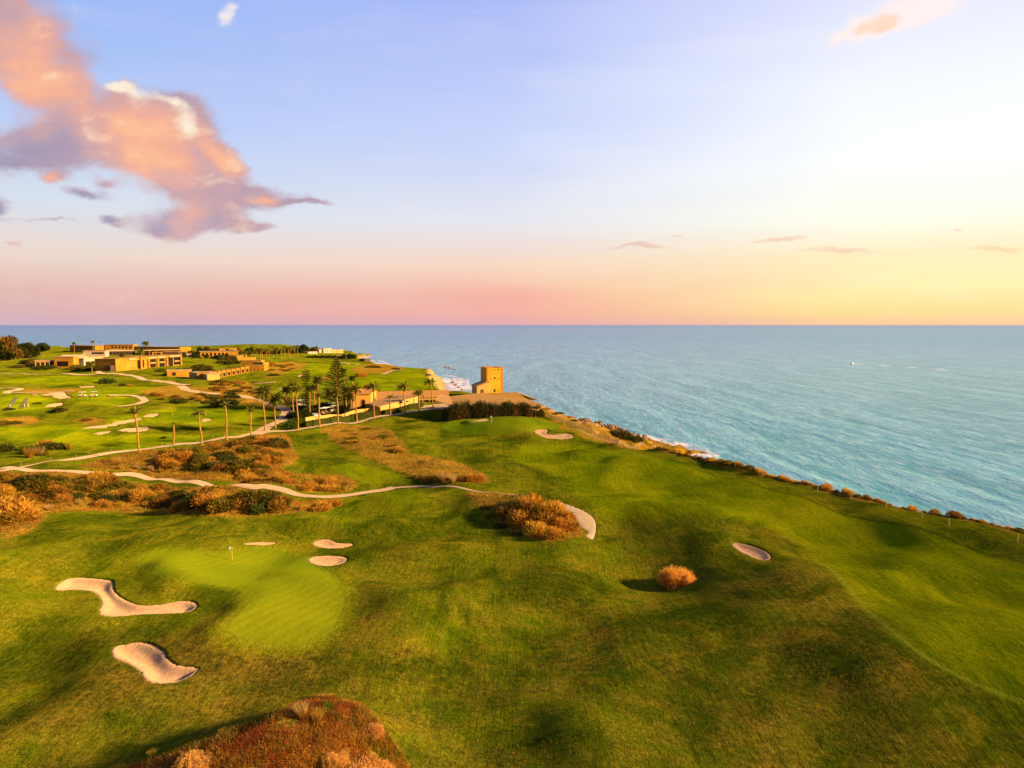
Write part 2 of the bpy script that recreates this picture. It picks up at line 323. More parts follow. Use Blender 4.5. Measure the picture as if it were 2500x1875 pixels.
DRY = [  # (polygon, softness, wobble)
 ([(0, 1165), (60, 1155), (260, 1160), (330, 1180), (500, 1195), (640, 1200), (730, 1225), (830, 1218), (760, 1245), (640, 1260), (480, 1255), (300, 1250), (120, 1255), (80, 1290), (0, 1300)], 1.0, 1.5),
 ([(190, 1140), (300, 1110), (400, 1100), (500, 1085), (600, 1070), (690, 1058), (715, 1095), (730, 1122), (690, 1140), (700, 1160), (830, 1160), (870, 1180), (840, 1202), (720, 1195), (600, 1180), (460, 1175), (340, 1155), (280, 1150)], 0.8, 1.2),
 ([(785, 1045), (850, 1038), (930, 1042), (985, 1080), (1000, 1110), (1080, 1120), (1190, 1160), (1180, 1180), (1080, 1180), (1000, 1160), (930, 1130), (860, 1100), (800, 1065)], 0.7, 1.0),
 ([(1135, 1205), (1200, 1202), (1290, 1212), (1370, 1235), (1420, 1285), (1410, 1312), (1340, 1322), (1250, 1300), (1180, 1250)], 0.5, 0.8),
 ([(200, 1900), (350, 1865), (440, 1835), (560, 1788), (700, 1735), (760, 1702), (830, 1704), (895, 1735), (945, 1790), (985, 1850), (1030, 1950), (700, 2050), (300, 2000)], 0.5, 0.6),
 ([(490, 945), (560, 930), (620, 935), (640, 960), (700, 975), (690, 1000), (600, 985), (480, 975), (390, 965), (350, 955), (420, 940)], 3, 5),
 ([(650, 885), (720, 882), (750, 895), (700, 910), (640, 925), (660, 900)], 4, 6), ([(900, 890), (960, 890), (985, 902), (900, 912), (860, 905)], 4, 6),
 ([(180, 1025), (240, 1018), (260, 1030), (200, 1035)], 2, 3), ([(20, 1020), (80, 1018), (100, 1030), (40, 1040), (0, 1035)], 2, 3), ([(60, 950), (180, 948), (190, 958), (90, 962)], 3, 4)]
BARE = [([(1036, 900), (1075, 892), (1092, 915), (1130, 957), (1090, 957), (1060, 935)], 2, 2), ([(1310, 985), (1420, 1020), (1600, 1085), (1530, 1088), (1440, 1066), (1380, 1040), (1340, 1020)], 1, 1), ([(870, 862), (905, 866), (940, 886), (900, 884), (860, 872)], 3, 3)]
M = np.zeros(GX.shape+(3,)); M2 = np.zeros(GX.shape+(3,)); M3 = np.zeros(GX.shape+(3,))
a, PG1 = maskpoly(GREEN1, 0.45, 6); b, _ = maskpoly(GREEN2, 0.6); M[..., 0] = np.maximum(a, b)
edge = 0.45*np.exp(-((sdf(GX, GY, PG1)+.3)/0.35)**2)*(GD < 200)
a, PC = maskpoly(COLLAR, 1.6); col_ = np.maximum(a*.5, np.exp(-(np.maximum(-sdf(GX, GY, PG1), 0)/2.2)**4)*(GY < 200))
M2[..., 2] = np.maximum(edge, 0)
a, PF = maskpoly(FAIR1, 2.2); M[..., 1] = np.maximum(a, 0.6*col_)
for p in TEES:
    a, _ = maskpoly(p, 0.7, 1); M[..., 1] = np.maximum(M[..., 1], a*.8); M[..., 0] = np.maximum(M[..., 0], a*0.12)
for p in FAIR_FAR:
    a, _ = maskpoly(p, 4, 3, wob=5); M[..., 1] = np.maximum(M[..., 1], a)
M2[..., 2] = np.maximum(M2[..., 2], 0.8*np.exp(-(sdf(GX, GY, PF)/0.42)**2)*(GX > 20)*(np.abs(GX) < 120)*(GY < 105)*(GX < 90))
dk = np.exp(-(seg_dist(GX, GY, hitp([(1560, 1108), (1700, 1145), (1850, 1185), (2100, 1265), (2500, 1372), (2900, 1475)]), closed=False)/0.45)**2)
dk = np.maximum(dk, np.exp(-(seg_dist(GX, GY, hitp([(790, 1050), (850, 1085), (930, 1130), (1010, 1160), (1080, 1180)]), closed=False)/0.5)**2))
M3[..., 0] = dk
for p, s, w_ in DRY:
    a, _ = maskpoly(p, s, wob=w_); M[..., 2] = np.maximum(M[..., 2], a)
ce = cin*np.exp(-(np.maximum(cd-1.5+3*fbm(GX/5, GY/5, 83, 2), 0)/1.2)**2)*(GX > -20); M[..., 2] = np.maximum(M[..., 2], ce)
M[..., 1] *= 1-M[..., 2]; M[..., 0] *= 1-M[..., 2]
cliff = np.clip(s_*6, 0, 1); 
M2[..., 0] = np.where(crun > 12.5, cliff, cliff)
rb = np.exp(-(((GX-70)/60)**2+((GY-240)/60)**2))
M2[..., 1] = np.clip(s_*3, 0, 1)*sstep(0.1, 0.5, rb)      # grassy dune slope outside the fence
M3[..., 1] = 1-sstep(70, 150, GD+20*fbm(GX/20, GY/20, 5, 2)) # browner rough near the viewpoint
tint = sstep(-0.2, 0.5, fbm(GX/18+5, GY/30, 61, 3)); M3[..., 2] = tint
# paint-free elevation changes: bunkers and paths sunk into the ground
ZT = Z0.copy()
BUNKERS = [
 (c3([(320, 878), (370, 830), (430, 810), (520, 808), (640, 820), (685, 832), (690, 880), (720, 915), (770, 945), (850, 972), (950, 970), (1060, 950), (1140, 948), (1190, 965), (1180, 995), (1120, 1020), (1000, 1032), (850, 1037), (700, 1047), (620, 1040), (585, 1015), (605, 960), (575, 910), (530, 890), (440, 882), (380, 888)]), 0.9, 'large winding sand bunker left of the near green, bent like a boomerang'),
 (dec([(540, 180), (560, 155), (620, 140), (700, 132), (760, 145), (810, 175), (830, 210), (870, 240), (940, 250), (985, 260), (960, 290), (920, 315), (860, 335), (790, 340), (730, 332), (700, 310), (680, 280), (620, 240), (560, 215)], 0, 1500, 2.011), 0.9, 'kidney shaped sand bunker lowest in the picture, below the near green'),
 (c3([(1458, 606), (1500, 597), (1580, 595), (1655, 598), (1660, 606), (1600, 615), (1500, 614)]), 0.5, 'thin sliver of sand bunker behind the near green, right of its flag'),
 (c3([(1868, 605), (1900, 585), (1950, 577), (2000, 585), (2030, 600), (2120, 605), (2110, 620), (2050, 633), (1970, 635), (1900, 625)]), 0.6, 'sand bunker with notched upper edge, rear one of the pair right of the near green'),
 (c3([(1842, 700), (1880, 682), (1960, 676), (2050, 680), (2090, 695), (2070, 720), (2000, 738), (1920, 738), (1860, 722)]), 0.6, 'oval sand bunker, front one of the pair right of the near green'),
 (dec([(452, 680), (480, 670), (540, 680), (620, 705), (680, 735), (698, 765), (680, 779), (620, 776), (540, 745), (480, 712)], 1600, 1050, 2.458), 0.8, 'slanting oval sand bunker alone on the mound above the round orange bush'),
 (dec([(455, 770), (475, 745), (530, 738), (600, 745), (615, 760), (597, 785), (640, 797), (720, 795), (770, 787), (840, 790), (888, 815), (860, 838), (760, 847), (640, 843), (560, 826), (490, 796)], 1200, 880, 4.424), 0.7, 'bean shaped sand bunker right of the far green, near the wooden fence'),
 (dec([(640, 1236), (760, 1222), (860, 1202), (990, 1200), (950, 1228), (850, 1240), (740, 1246)], 1060, 860, 7.373), 0.3, 'thin pale sand bunker behind the flag of the far green'),
 (dec([(628, 840), (700, 822), (850, 804), (930, 782), (1010, 768), (1105, 762), (1060, 782), (950, 802), (860, 820), (740, 838)], 0, 780, 3.16), 0.4, 'long thin sand bunker crossing behind the tall leftmost palm'),
 (dec([(1092, 752), (1130, 732), (1180, 725), (1232, 724), (1200, 745), (1150, 752)], 0, 780, 3.16), 0.4, 'leaf shaped sand bunker just right of the long thin one'),
 (dec([(900, 857), (960, 838), (1040, 835), (1130, 826), (1158, 838), (1120, 857), (1030, 865), (940, 861)], 0, 780, 3.16), 0.4, 'broad pale sand bunker crossed by the trunk of the leftmost palm'),
 (dec([(714, 880), (770, 867), (865, 860), (830, 874), (770, 884)], 0, 780, 3.16), 0.4, 'short pale sand bunker left of the broad one crossed by the palm trunk'),
 (dec([(1545, 778), (1570, 764), (1640, 766), (1610, 780), (1570, 785)], 0, 780, 3.16), 0.4, 'small pale sand bunker behind the crown of the drooping palm'),
 (dec([(345, 664), (390, 650), (490, 643), (470, 660), (400, 671), (355, 672)], 0, 780, 3.16), 0.4, 'dull oval sand bunker below the wide pale tee sand'),
 (dec([(400, 578), (425, 560), (500, 560), (520, 585), (558, 602), (480, 606), (415, 600)], 0, 780, 3.16), 0.3, 'wide pale fan of sand on the left part of the course'),
 (dec([(590, 518), (640, 516), (740, 512), (700, 522), (640, 524)], 0, 780, 3.16), 0.3, 'faint distant sand bunker above the practice green'),
 (dec([(250, 535), (290, 520), (320, 520), (310, 538), (280, 542)], 600, 780, 3.16), 0.3, 'small distant sand bunker behind the palm group left of the pines'),
 (dec([(393, 436), (415, 425), (445, 424), (430, 436)], 600, 780, 3.16), 0.3, 'tiny distant sand bunker in the shaded fairway above the pines'),
]
BW = []
for pts, dep, lab in BUNKERS:
    P = smooth_poly(hitp(pts), 4)
    c = P.mean(0); dist = np.hypot(*c); BW.append((P, dep*.6, lab, dist))
for k_, (P, dep, lab, dist) in enumerate(BW):      # level the sand floors; throw up a grassy bank beside the two large near bunkers
    R_ = 12 if k_ < 2 else 5
    mn = P.min(0)-R_; mx = P.max(0)+R_; m = (GX > mn[0]) & (GX < mx[0]) & (GY > mn[1]) & (GY < mx[1]); x, y = GX[m], GY[m]; s = sdf(x, y, P)
    A_ = np.stack([x, y, np.ones_like(x)], -1); i_ = s > 0
    if i_.sum() < 8: continue
    co_ = np.linalg.lstsq(A_[i_], Z0[m][i_], rcond=None)[0]
    co_[:2] *= 0.35; zc = Z0[m][i_].mean(); pl = zc+(A_[:, :2]-A_[i_][:, :2].mean(0))@co_[:2]
    w_ = sstep(-8.5 if k_ < 2 else -3 if k_ < 7 else -4, 0.4, s)*0.9; Z0[m] = Z0[m]*(1-w_)+pl*w_
    BW[k_] = (smooth_poly(hitp(BUNKERS[k_][0]), 4), dep, lab, dist)
    if k_ < 2:
        c_ = P.mean(0); e_ = seg_dist(x, y, P); up = sstep(0.05, 0.8, ((x-c_[0])*0.45+(y-c_[1])*0.9)/3.5)
        Z0[m] += np.where(s < 0, 0.25*up*np.exp(-((e_-4.2)/2.1)**2), 0.25*up*np.exp(-(4.2/2.1)**2))
ZT = Z0.copy()
for P, dep, lab, dist in BW:
    g = max(1.0, dist/150)
    mn = P.min(0)-6; mx = P.max(0)+6; m = (GX > mn[0]) & (GX < mx[0]) & (GY > mn[1]) & (GY < mx[1])
    x, y = GX[m], GY[m]; s = sdf(x, y, P)+0.12*vnoise(x/.5, y/.5, 3)*(dist < 150)
    # bank thrown up round the far/right side of the sand
    d2 = seg_dist(x, y, P); c = P.mean(0); up = sstep(-0.2, 1.0, ((x-c[0])*0.5+(y-c[1]))/max(4., np.ptp(P[:, 1])/2))
    ZT[m] += np.where(s < 0, 0.4*dep*up*np.exp(-((d2-1.2*g)/(1.6*g))**2), 0.4*dep*up*np.exp(-(1.2/1.6)**2)*np.exp(-d2/(0.5*g)))
    ZT[m] -= dep*sstep(0, 1.4*g, s)+0.35*g*sstep(0, 0.35*g, s)
    M[..., 2][m] *= (s < 0)
PATHS = [
 ([(-160, 1170), (-60, 1158), (0, 1150), (50, 1141), (130, 1125), (250, 1109), (340, 1098), (440, 1084), (540, 1070), (640, 1056), (700, 1052), (740, 1046), (822, 1032), (918, 1018), (996, 1006), (1082, 995), (1100, 992)], 3.1, 'tarmac path'),
 ([(0, 1143), (60, 1147), (130, 1149), (200, 1153), (270, 1158), (337, 1161), (447, 1176), (590, 1184), (650, 1187), (692, 1196), (732, 1209), (793, 1213), (850, 1209), (900, 1201), (960, 1191)], 2.2, ''), ([(955, 1191.5), (1060, 1188), (1145, 1196), (1225, 1205), (1262, 1208)], 1.0, ''),
 ([(600, 1064), (640, 1052), (660, 1038), (688, 1026), (700, 1010), (695, 998), (665, 986), (640, 977), (600, 969), (570, 965), (490, 958), (440, 942)], 4.6, ''),
 ([(458, 940), (411, 933), (365, 928), (332, 919), (300, 914), (250, 912), (160, 912), (0, 912)], 4.6, ''), ([(253, 912), (240, 907), (262, 904)], 4, ''),
 ([(265, 966), (300, 965), (330, 967), (348, 973), (354, 978), (342, 984), (320, 989), (285, 992)], 3.4, ''),
 ([(0, 947.5), (30, 948), (50, 949), (40, 953), (18, 957), (24, 960), (70, 958), (130, 957), (180, 954)], 3.4, ''),
 ([(105, 966), (125, 963), (140, 958)], 4, ''), ([(933, 914), (950, 908), (982, 903)], 3, ''), ([(820, 883), (850, 888), (875, 891)], 4, ''), ([(620, 936), (650, 935), (672, 932)], 3, '')]
SANDY = [([(1340, 1222), (1352, 1224), (1372, 1227), (1408, 1240), (1441, 1257), (1454, 1275), (1455, 1295), (1447, 1316), (1430, 1308), (1437, 1298), (1417, 1283), (1402, 1262), (1378, 1243)], 'sandy_path')]
PW = []
for pts, w_, l_ in PATHS:
    P = smooth_poly(hitp(pts), 6, closed=False); PW.append((P, w_))
    pad = 8; mn = P.min(0)-pad; mx = P.max(0)+pad; m = (GX > mn[0]) & (GX < mx[0]) & (GY > mn[1]) & (GY < mx[1])
    x, y = GX[m], GY[m]; d = seg_dist(x, y, P, closed=False); g = 0.16+np.hypot(x, y)*0.0006
    ZT[m] -= g*(1-sstep(w_*0.5-0.3, w_*0.5+0.1, d))
SW = []
for pts, nm in SANDY:
    P = smooth_poly(hitp(pts), 4); mn = P.min(0)-3; mx = P.max(0)+3; m = (GX > mn[0]) & (GX < mx[0]) & (GY > mn[1]) & (GY < mx[1])
    s = sdf(GX[m], GY[m], P); ZT[m] -= 0.2*sstep(-0.05, 0.25, s); SW.append((P, nm))
def G(x, y): return float(samp(ZT, x, y))

# ------------------------------------------------------------------ materials: ground
def mat(name):
    m = bpy.data.materials.new(name); m.use_nodes = True; t = N(m.node_tree); t.n.clear(); return m, t
def out(t, sh, disp=None): t.new('ShaderNodeOutputMaterial', {0: sh})
def ground_mat():
    m, t = mat('turf'); geo = t.new('ShaderNodeNewGeometry').outputs['Position']
    at = lambda n: t.new('ShaderNodeSeparateColor', {0: t.new('ShaderNodeAttribute', attribute_name=n).outputs[0]}).outputs
    a, b, c_ = at('zones'), at('zones2'), at('zones3')
    nb = t.noise(geo, 0.035, 4, 0.6); nm = t.noise(geo, 0.22, 5, 0.65, 0.6); nf = t.noise(geo, 1.6, 5, 0.7); nx = t.noise(geo, 7.0, 3, 0.7)
    st = t.noise(t.maps(geo, (0.9, 0.09, 0.4), (0, 0, R(-38))), 1.1, 5, 0.7)       # grain left by the mowers
    rough = t.mix(t.rng(nm, 0.3, 0.7), (0.075, 0.125, 0.003), (0.250, 0.262, 0.004))
    rough = t.mix(t.m('MULTIPLY', t.rng(st, 0.42, 0.72), 0.55), rough, (0.200, 0.180, 0.012))
    brown = t.mix(t.rng(nf, 0.35, 0.65), (0.120, 0.092, 0.008), (0.300, 0.200, 0.020))
    bf = t.m('MULTIPLY', t.rng(t.m('ADD', t.m('MULTIPLY', nb, 0.6), t.m('MULTIPLY', nm, 0.5)), 0.47, 0.66), t.m('ADD', t.m('MULTIPLY', c_[1], 0.75), 0.25))
    rough = t.mix(bf, rough, brown)
    lush = t.rng(t.noise(t.maps(geo, (1, .7, 1)), 0.075, 6, 0.68, 0.8), 0.46, 0.60)
    rough = t.mix(t.m('MULTIPLY', lush, 0.8), rough, t.mix(t.rng(nf, .3, .7), (0.020, 0.046, 0.002), (0.060, 0.095, 0.003)))
    gold = t.rng(t.noise(t.maps(geo, (.8, 1.2, 1), (0, 0, .6)), 0.11, 6, 0.7, 0.6), 0.55, 0.70)
    rough = t.mix(t.m('MULTIPLY', gold, 0.6), rough, (0.33, 0.24, 0.012))
    fair = t.mix(t.rng(nb, 0.35, 0.65), (0.110, 0.170, 0.002), (0.270, 0.285, 0.003))
    fair = t.mix(t.m('MULTIPLY', t.rng(st, 0.4, 0.75), 0.4), fair, (0.310, 0.290, 0.004))
    fair = t.mix(t.m('MULTIPLY', lush, 0.6), fair, (0.050, 0.105, 0.002)); fair = t.mix(t.m('MULTIPLY', gold, 0.35), fair, (0.34, 0.27, 0.006))
    green = t.mix(t.rng(nb, 0.35, 0.65), (0.105, 0.165, 0.004), (0.215, 0.235, 0.006))
    sw = t.new('ShaderNodeTexWave', {0: t.maps(geo, (1, 1, 0), (0, 0, R(24))), 'Scale': 0.19, 'Distortion': 0.6, 'Detail': 1.0, 'Detail Scale': 0.3}, bands_direction='X').outputs[1]
    green = t.mix(t.m('MULTIPLY', t.rng(sw, .4, .6), 0.22), green, (0.10, 0.165, 0.004)); fair = t.mix(t.m('MULTIPLY', t.rng(sw, .35, .65), 0.10), fair, (0.10, 0.17, 0.004))
    wob = t.m('ADD', a[1], t.m('MULTIPLY', t.m('SUBTRACT', nx, 0.5), 0.0))
    c = t.mix(wob, rough, fair); c = t.mix(a[0], c, green)
    c = t.mix(t.m('MULTIPLY', b[2], 0.6), c, (0.30, 0.36, 0.02))
    c = t.mix(t.m('MULTIPLY', c_[0], 0.6), c, (0.020, 0.045, 0.004))
    dry = t.mix(t.rng(nm, 0.35, 0.65), (0.110, 0.110, 0.008), (0.42, 0.21, 0.020)); dry = t.mix(t.rng(nf, 0.45, 0.75), dry, (0.55, 0.31, 0.04))
    dry = t.mix(t.m('MULTIPLY', t.rng(t.noise(geo, 0.5, 4), 0.5, 0.7), t.m('MULTIPLY', c_[1], 0.95)), dry, (0.16, 0.028, 0.010))
    c = t.mix(a[2], c, dry)
    sand = t.mix(t.rng(nf, 0.3, 0.7), (0.42, 0.24, 0.08), (0.60, 0.38, 0.16)); sand = t.mix(t.rng(nm, 0.52, 0.66), sand, (0.22, 0.15, 0.04))
    c = t.mix(b[0], c, sand)
    c = t.mix(b[1], c, t.mix(t.rng(nm, 0.4, 0.62), (0.62, 0.33, 0.02), (0.26, 0.18, 0.015)))
    # fine blade-scale speckle
    sp = t.rng(t.m('ADD', t.m('MULTIPLY', nx, .5), t.m('MULTIPLY', nf, .5)), 0.33, 0.67, 0.5, 1.5)
    sp = t.mix(t.m('SUBTRACT', 1.0, t.m('MULTIPLY', a[0], 0.7)), (1, 1, 1), t.new('ShaderNodeCombineColor', {0: sp, 1: sp, 2: sp}).outputs[0])
    c = t.mix(1.0, c, sp, 'MULTIPLY')
    amp = t.m('SUBTRACT', 1.0, t.m('MULTIPLY', t.m('MAXIMUM', a[0], t.m('MULTIPLY', a[1], 0.7)), 0.85))
    hgt = t.m('ADD', t.m('MULTIPLY', nf, 0.55), t.m('ADD', t.m('MULTIPLY', nx, 0.20), t.m('MULTIPLY', st, 0.55)))
    hgt = t.m('MULTIPLY', t.m('SUBTRACT', hgt, 0.66), amp)
    bp = t.new('ShaderNodeBump', {'Strength': 1.0, 'Distance': 0.75, 'Height': hgt})
    d = t.new('ShaderNodeBsdfDiffuse', {0: c, 1: 1.0, 'Normal': bp.outputs[0]})
    out(t, d.outputs[0]); return m
def sand_mat(name, c1, c2, sc_=3.0, bump=0.08):
    m, t = mat(name); geo = t.new('ShaderNodeNewGeometry').outputs['Position']
    n = t.noise(geo, sc_, 5, 0.65); n2 = t.noise(geo, sc_*0.12, 4, 0.6); rk = t.noise(t.maps(geo, (1.2, .15, 1), (0, 0, .5)), 3.0, 3)
    c = t.mix(t.rng(n, 0.3, 0.7), c1, c2); c = t.mix(t.m('MULTIPLY', t.rng(n2, 0.5, 0.7), 0.35), c, tuple(q*0.72 for q in c1))
    bp = t.new('ShaderNodeBump', {'Strength': 0.8, 'Distance': bump, 'Height': t.m('ADD', n, t.m('MULTIPLY', rk, .6))})
    out(t, t.new('ShaderNodeBsdfDiffuse', {0: c, 1: 1.0, 'Normal': bp.outputs[0]}).outputs[0]); return m
M_GROUND = ground_mat()
M_SAND = sand_mat('bunker_sand', (0.50, 0.30, 0.16), (0.66, 0.41, 0.23))
M_PATH = sand_mat('path_gravel', (0.42, 0.28, 0.17), (0.55, 0.39, 0.25), 1.2, 0.03)
M_SPATH = sand_mat('sandy_track', (0.60, 0.45, 0.28), (0.74, 0.57, 0.38), 1.5, 0.08)

# ------------------------------------------------------------------ ground mesh
def build_ground():
    nr, nc = GX.shape
    keep = ZT > -2.3
    idx = np.arange(nr*nc).reshape(nr, nc)
    q = np.stack([idx[:-1, :-1], idx[:-1, 1:], idx[1:, 1:], idx[1:, :-1]], -1).reshape(-1, 4)
    k = (keep[:-1, :-1] | keep[:-1, 1:] | keep[1:, 1:] | keep[1:, :-1]).ravel(); q = q[k]
    used = np.zeros(nr*nc, bool); used[q.ravel()] = True; rm = np.cumsum(used)-1
    V = np.stack([GX, GY, ZT], -1).reshape(-1, 3)[used]
    me = rawmesh('ground', V, rm[q][:, ::-1], M_GROUND, True)
    for nm, A in (('zones', M), ('zones2', M2), ('zones3', M3)): setattr3(me, nm, A.reshape(-1, 3)[used])
    tag(link('ground', me), kind='structure')
build_ground()
del GD

def patch(name, P, zf, step, mt, pad):
    mn = P.min(0)-pad; mx = P.max(0)+pad
    nx = int((mx[0]-mn[0])/step[0])+2; ny = int((mx[1]-mn[1])/step[1])+2
    X, Y = np.meshgrid(np.linspace(mn[0], mx[0], nx), np.linspace(mn[1], mx[1], ny))
    s = sdf(X, Y, P); Z = zf(X, Y, s); keep = s > -pad
    idx = np.arange(nx*ny).reshape(ny, nx)
    q = np.stack([idx[:-1, :-1], idx[:-1, 1:], idx[1:, 1:], idx[1:, :-1]], -1).reshape(-1, 4)
    q = q[(keep[:-1, :-1] | keep[:-1, 1:] | keep[1:, 1:] | keep[1:, :-1]).ravel()]
    used = np.zeros(nx*ny, bool); used[q.ravel()] = True; rm = np.cumsum(used)-1
    o = np.array([P[:, 0].mean(), P[:, 1].mean(), 0]); V = np.stack([X, Y, Z], -1).reshape(-1, 3)[used]; o[2] = V[:, 2].mean()
    return link(name, rawmesh(name, V-o, rm[q], mt, True), loc=o)
for P, dep, lab, dist in BW:
    g = max(1.0, dist/150)
    def zf(X, Y, s, dep=dep, g=g):
        base = samp(Z0, X, Y); return base-dep*0.85*sstep(0, 1.6*g, s)-np.where(s < 0, 0.25*g, 0.02)-0.1*sstep(0.3*g, 0, s)
    st = max(0.18, dist*0.0016); o = patch('sand_bunker', P, zf, (st, st*2.2), M_SAND, 0.25*g)
    tag(o, lab, 'sand bunker', 'sand bunkers of the course')
for P, nm in SW:
    tag(patch(nm, P, lambda X, Y, s: samp(Z0, X, Y)+0.02-0.12*sstep(0.3, -0.2, s)+0.05*fbm(X, Y, 8), (0.3, 0.5), M_SPATH, 0.3), kind='structure')
# paths: strips following the ground
for k, (P, w_) in enumerate(PW):
    seg = np.hypot(*np.diff(P, axis=0).T); s = np.concatenate([[0], np.cumsum(seg)]); n = int(s[-1]/0.7)+2
    u = np.linspace(0, s[-1], n); X = np.interp(u, s, P[:, 0]); Y = np.interp(u, s, P[:, 1])
    T = np.stack([np.gradient(X), np.gradient(Y)], -1); T /= np.linalg.norm(T, axis=1)[:, None]+1e-9; Nn = np.stack([-T[:, 1], T[:, 0]], -1)
    rows = []
    for f in (-0.5, -0.25, 0, 0.25, 0.5):
        ww = w_*(1+0.10*fbm(u/6, u*0+f*7, 13+k, 3)); x = X+Nn[:, 0]*f*ww; y = Y+Nn[:, 1]*f*ww
        rows.append(np.stack([x, y, samp(Z0, x, y)+0.02+k*0.006+0.03*(1-4*f*f)], -1))
    V = np.stack(rows, 1).reshape(-1, 3); idx = np.arange(n*5).reshape(n, 5)
    q = np.stack([idx[:-1, :-1], idx[1:, :-1], idx[1:, 1:], idx[:-1, 1:]], -1).reshape(-1, 4)
    tag(link('path', rawmesh('path', V, q[:, ::-1], M_PATH, True)), kind='structure')

# ------------------------------------------------------------------ sea
def build_sea():
    az = np.linspace(R(-60), R(60), 900); dr = np.concatenate([np.linspace(1500, 24, 620, endpoint=False), np.geomspace(24, 0.6, 60)])
    d = 48*F/dr; D, A = np.meshgrid(d, az, indexing='ij'); X = D*np.sin(A); Y = D*np.cos(A)
    cdist, cr = seg_dist(X, Y, CPOLY, vals=CRUN); ins = inside(X, Y, CPOLY)
    sh = np.where(ins, -1.0, cdist-cr)
    # gentle swell rolling to the coast
    ux, uy = 0.985, 0.17; ph = X*ux+Y*uy+14*fbm(X/90, Y/90, 4, 2)
    Z = 0.20*np.sin(ph/4.1)*(0.5+vnoise(X/60, Y/60, 6))+0.16*np.sin(ph/2.3+vnoise(X/25, Y/60, 7)*9)
    Z *= 1-sstep(300, 900, D); Z -= 0.0
    # surf: breaking bands parallel to the shore
    br = fbm(X/11, Y/11, 33, 4)
    cove = np.exp(-(((X+60)/55)**2+((Y-560)/150)**2))+0.8*np.exp(-(((X+190)/70)**2+((Y-900)/170)**2))+0.3*np.exp(-(((X-62)/40)**2+((Y-270)/60)**2))
    cove = np.clip(cove, 0, 1); wid = 5+38*cove
    foam = (1-sstep(0.35*wid, wid, sh+10*cove*br+6*br))
    band = np.exp(-((np.mod(sh+5*br, 16)-5)/(1.6+2*cove))**2)*(1-sstep(wid, wid*2.6+8, sh))*sstep(-0.1, 0.3, br+cove*0.25)
    foam = np.clip(np.maximum(foam*(0.62+0.5*fbm(X/14, Y/5, 35, 3)), band*(0.25+0.75*cove)), 0, 1)
    depth = sstep(0, 260, sh)
    wk = np.zeros_like(X)
    a0 = np.array(unp(2083, 888, 0)); a1 = np.array(unp(2330, 904, 0))
    wk = np.exp(-(seg_dist(X, Y, [a0, a1], closed=False)/3.5)**2)*0.8
    nr, nc = X.shape; idx = np.arange(nr*nc).reshape(nr, nc)
    q = np.stack([idx[:-1, :-1], idx[:-1, 1:], idx[1:, 1:], idx[1:, :-1]], -1).reshape(-1, 4)
    kk = ~(ins & (cdist > 25)); q = q[(kk[:-1, :-1] | kk[:-1, 1:] | kk[1:, 1:] | kk[1:, :-1]).ravel()]
    m, t = mat('sea_water'); geo = t.new('ShaderNodeNewGeometry').outputs['Position']
    at = t.new('ShaderNodeSeparateColor', {0: t.new('ShaderNodeAttribute', attribute_name='shore').outputs[0]}).outputs
    dist = t.v('LENGTH', geo)
    rot = R(10)
    w1 = t.noise(t.maps(geo, (1, 0.16, 1), (0, 0, rot)), 0.055, 6, 0.62, 0.5); w2 = t.noise(t.maps(geo, (1, 0.32, 1), (0, 0, rot)), 0.30, 5, 0.65, 0.3); w3 = t.noise(t.maps(geo, (1, 0.5, 1), (0, 0, rot)), 1.2, 3, 0.6)
    w0 = t.noise(t.maps(geo, (1, 0.35, 1), (0, 0, R(60))), 0.006, 5, 0.6)
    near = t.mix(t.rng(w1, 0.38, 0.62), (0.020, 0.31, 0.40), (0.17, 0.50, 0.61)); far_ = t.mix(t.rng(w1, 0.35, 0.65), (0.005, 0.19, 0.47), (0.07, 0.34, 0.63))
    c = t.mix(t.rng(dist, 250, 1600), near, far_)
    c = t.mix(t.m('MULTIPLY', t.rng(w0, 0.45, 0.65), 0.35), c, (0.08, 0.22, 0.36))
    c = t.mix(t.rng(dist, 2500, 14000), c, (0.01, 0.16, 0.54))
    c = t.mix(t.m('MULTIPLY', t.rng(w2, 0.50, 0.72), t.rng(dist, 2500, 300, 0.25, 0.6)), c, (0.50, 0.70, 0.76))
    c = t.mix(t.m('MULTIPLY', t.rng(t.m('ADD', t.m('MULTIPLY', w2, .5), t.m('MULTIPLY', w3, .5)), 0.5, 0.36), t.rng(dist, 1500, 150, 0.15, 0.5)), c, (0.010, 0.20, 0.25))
    fn = t.noise(geo, 0.5, 6, 0.75); fm = t.rng(t.m('ADD', at[0], t.m('MULTIPLY', t.m('SUBTRACT', fn, 0.5), 1.2)), 0.35, 0.75)
    fm = t.m('MULTIPLY', fm, t.rng(at[0], 0.02, 0.2))
    c = t.mix(fm, c, (0.80, 0.74, 0.76)); c = t.mix(at[2], c, (0.55, 0.65, 0.75))
    h = t.m('ADD', t.m('MULTIPLY', w1, 1.5), t.m('ADD', t.m('MULTIPLY', w2, 0.8), t.m('MULTIPLY', w3, 0.25)))
    bp = t.new('ShaderNodeBump', {'Strength': t.rng(dist, 100, 5000, 1.0, 0.5), 'Distance': 1.1, 'Height': h})
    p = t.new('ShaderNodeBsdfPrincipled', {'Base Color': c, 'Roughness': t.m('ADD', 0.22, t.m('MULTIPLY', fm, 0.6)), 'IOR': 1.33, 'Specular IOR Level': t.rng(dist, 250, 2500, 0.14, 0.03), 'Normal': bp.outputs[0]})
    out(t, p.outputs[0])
    used = np.zeros(nr*nc, bool); used[q.ravel()] = True; rm = np.cumsum(used)-1
    me = rawmesh('sea', np.stack([X, Y, Z], -1).reshape(-1, 3)[used], rm[q][:, ::-1], m, True)
    setattr3(me, 'shore', np.stack([foam, depth, wk], -1).reshape(-1, 3)[used])
    tag(link('sea', me), kind='structure')
build_sea()

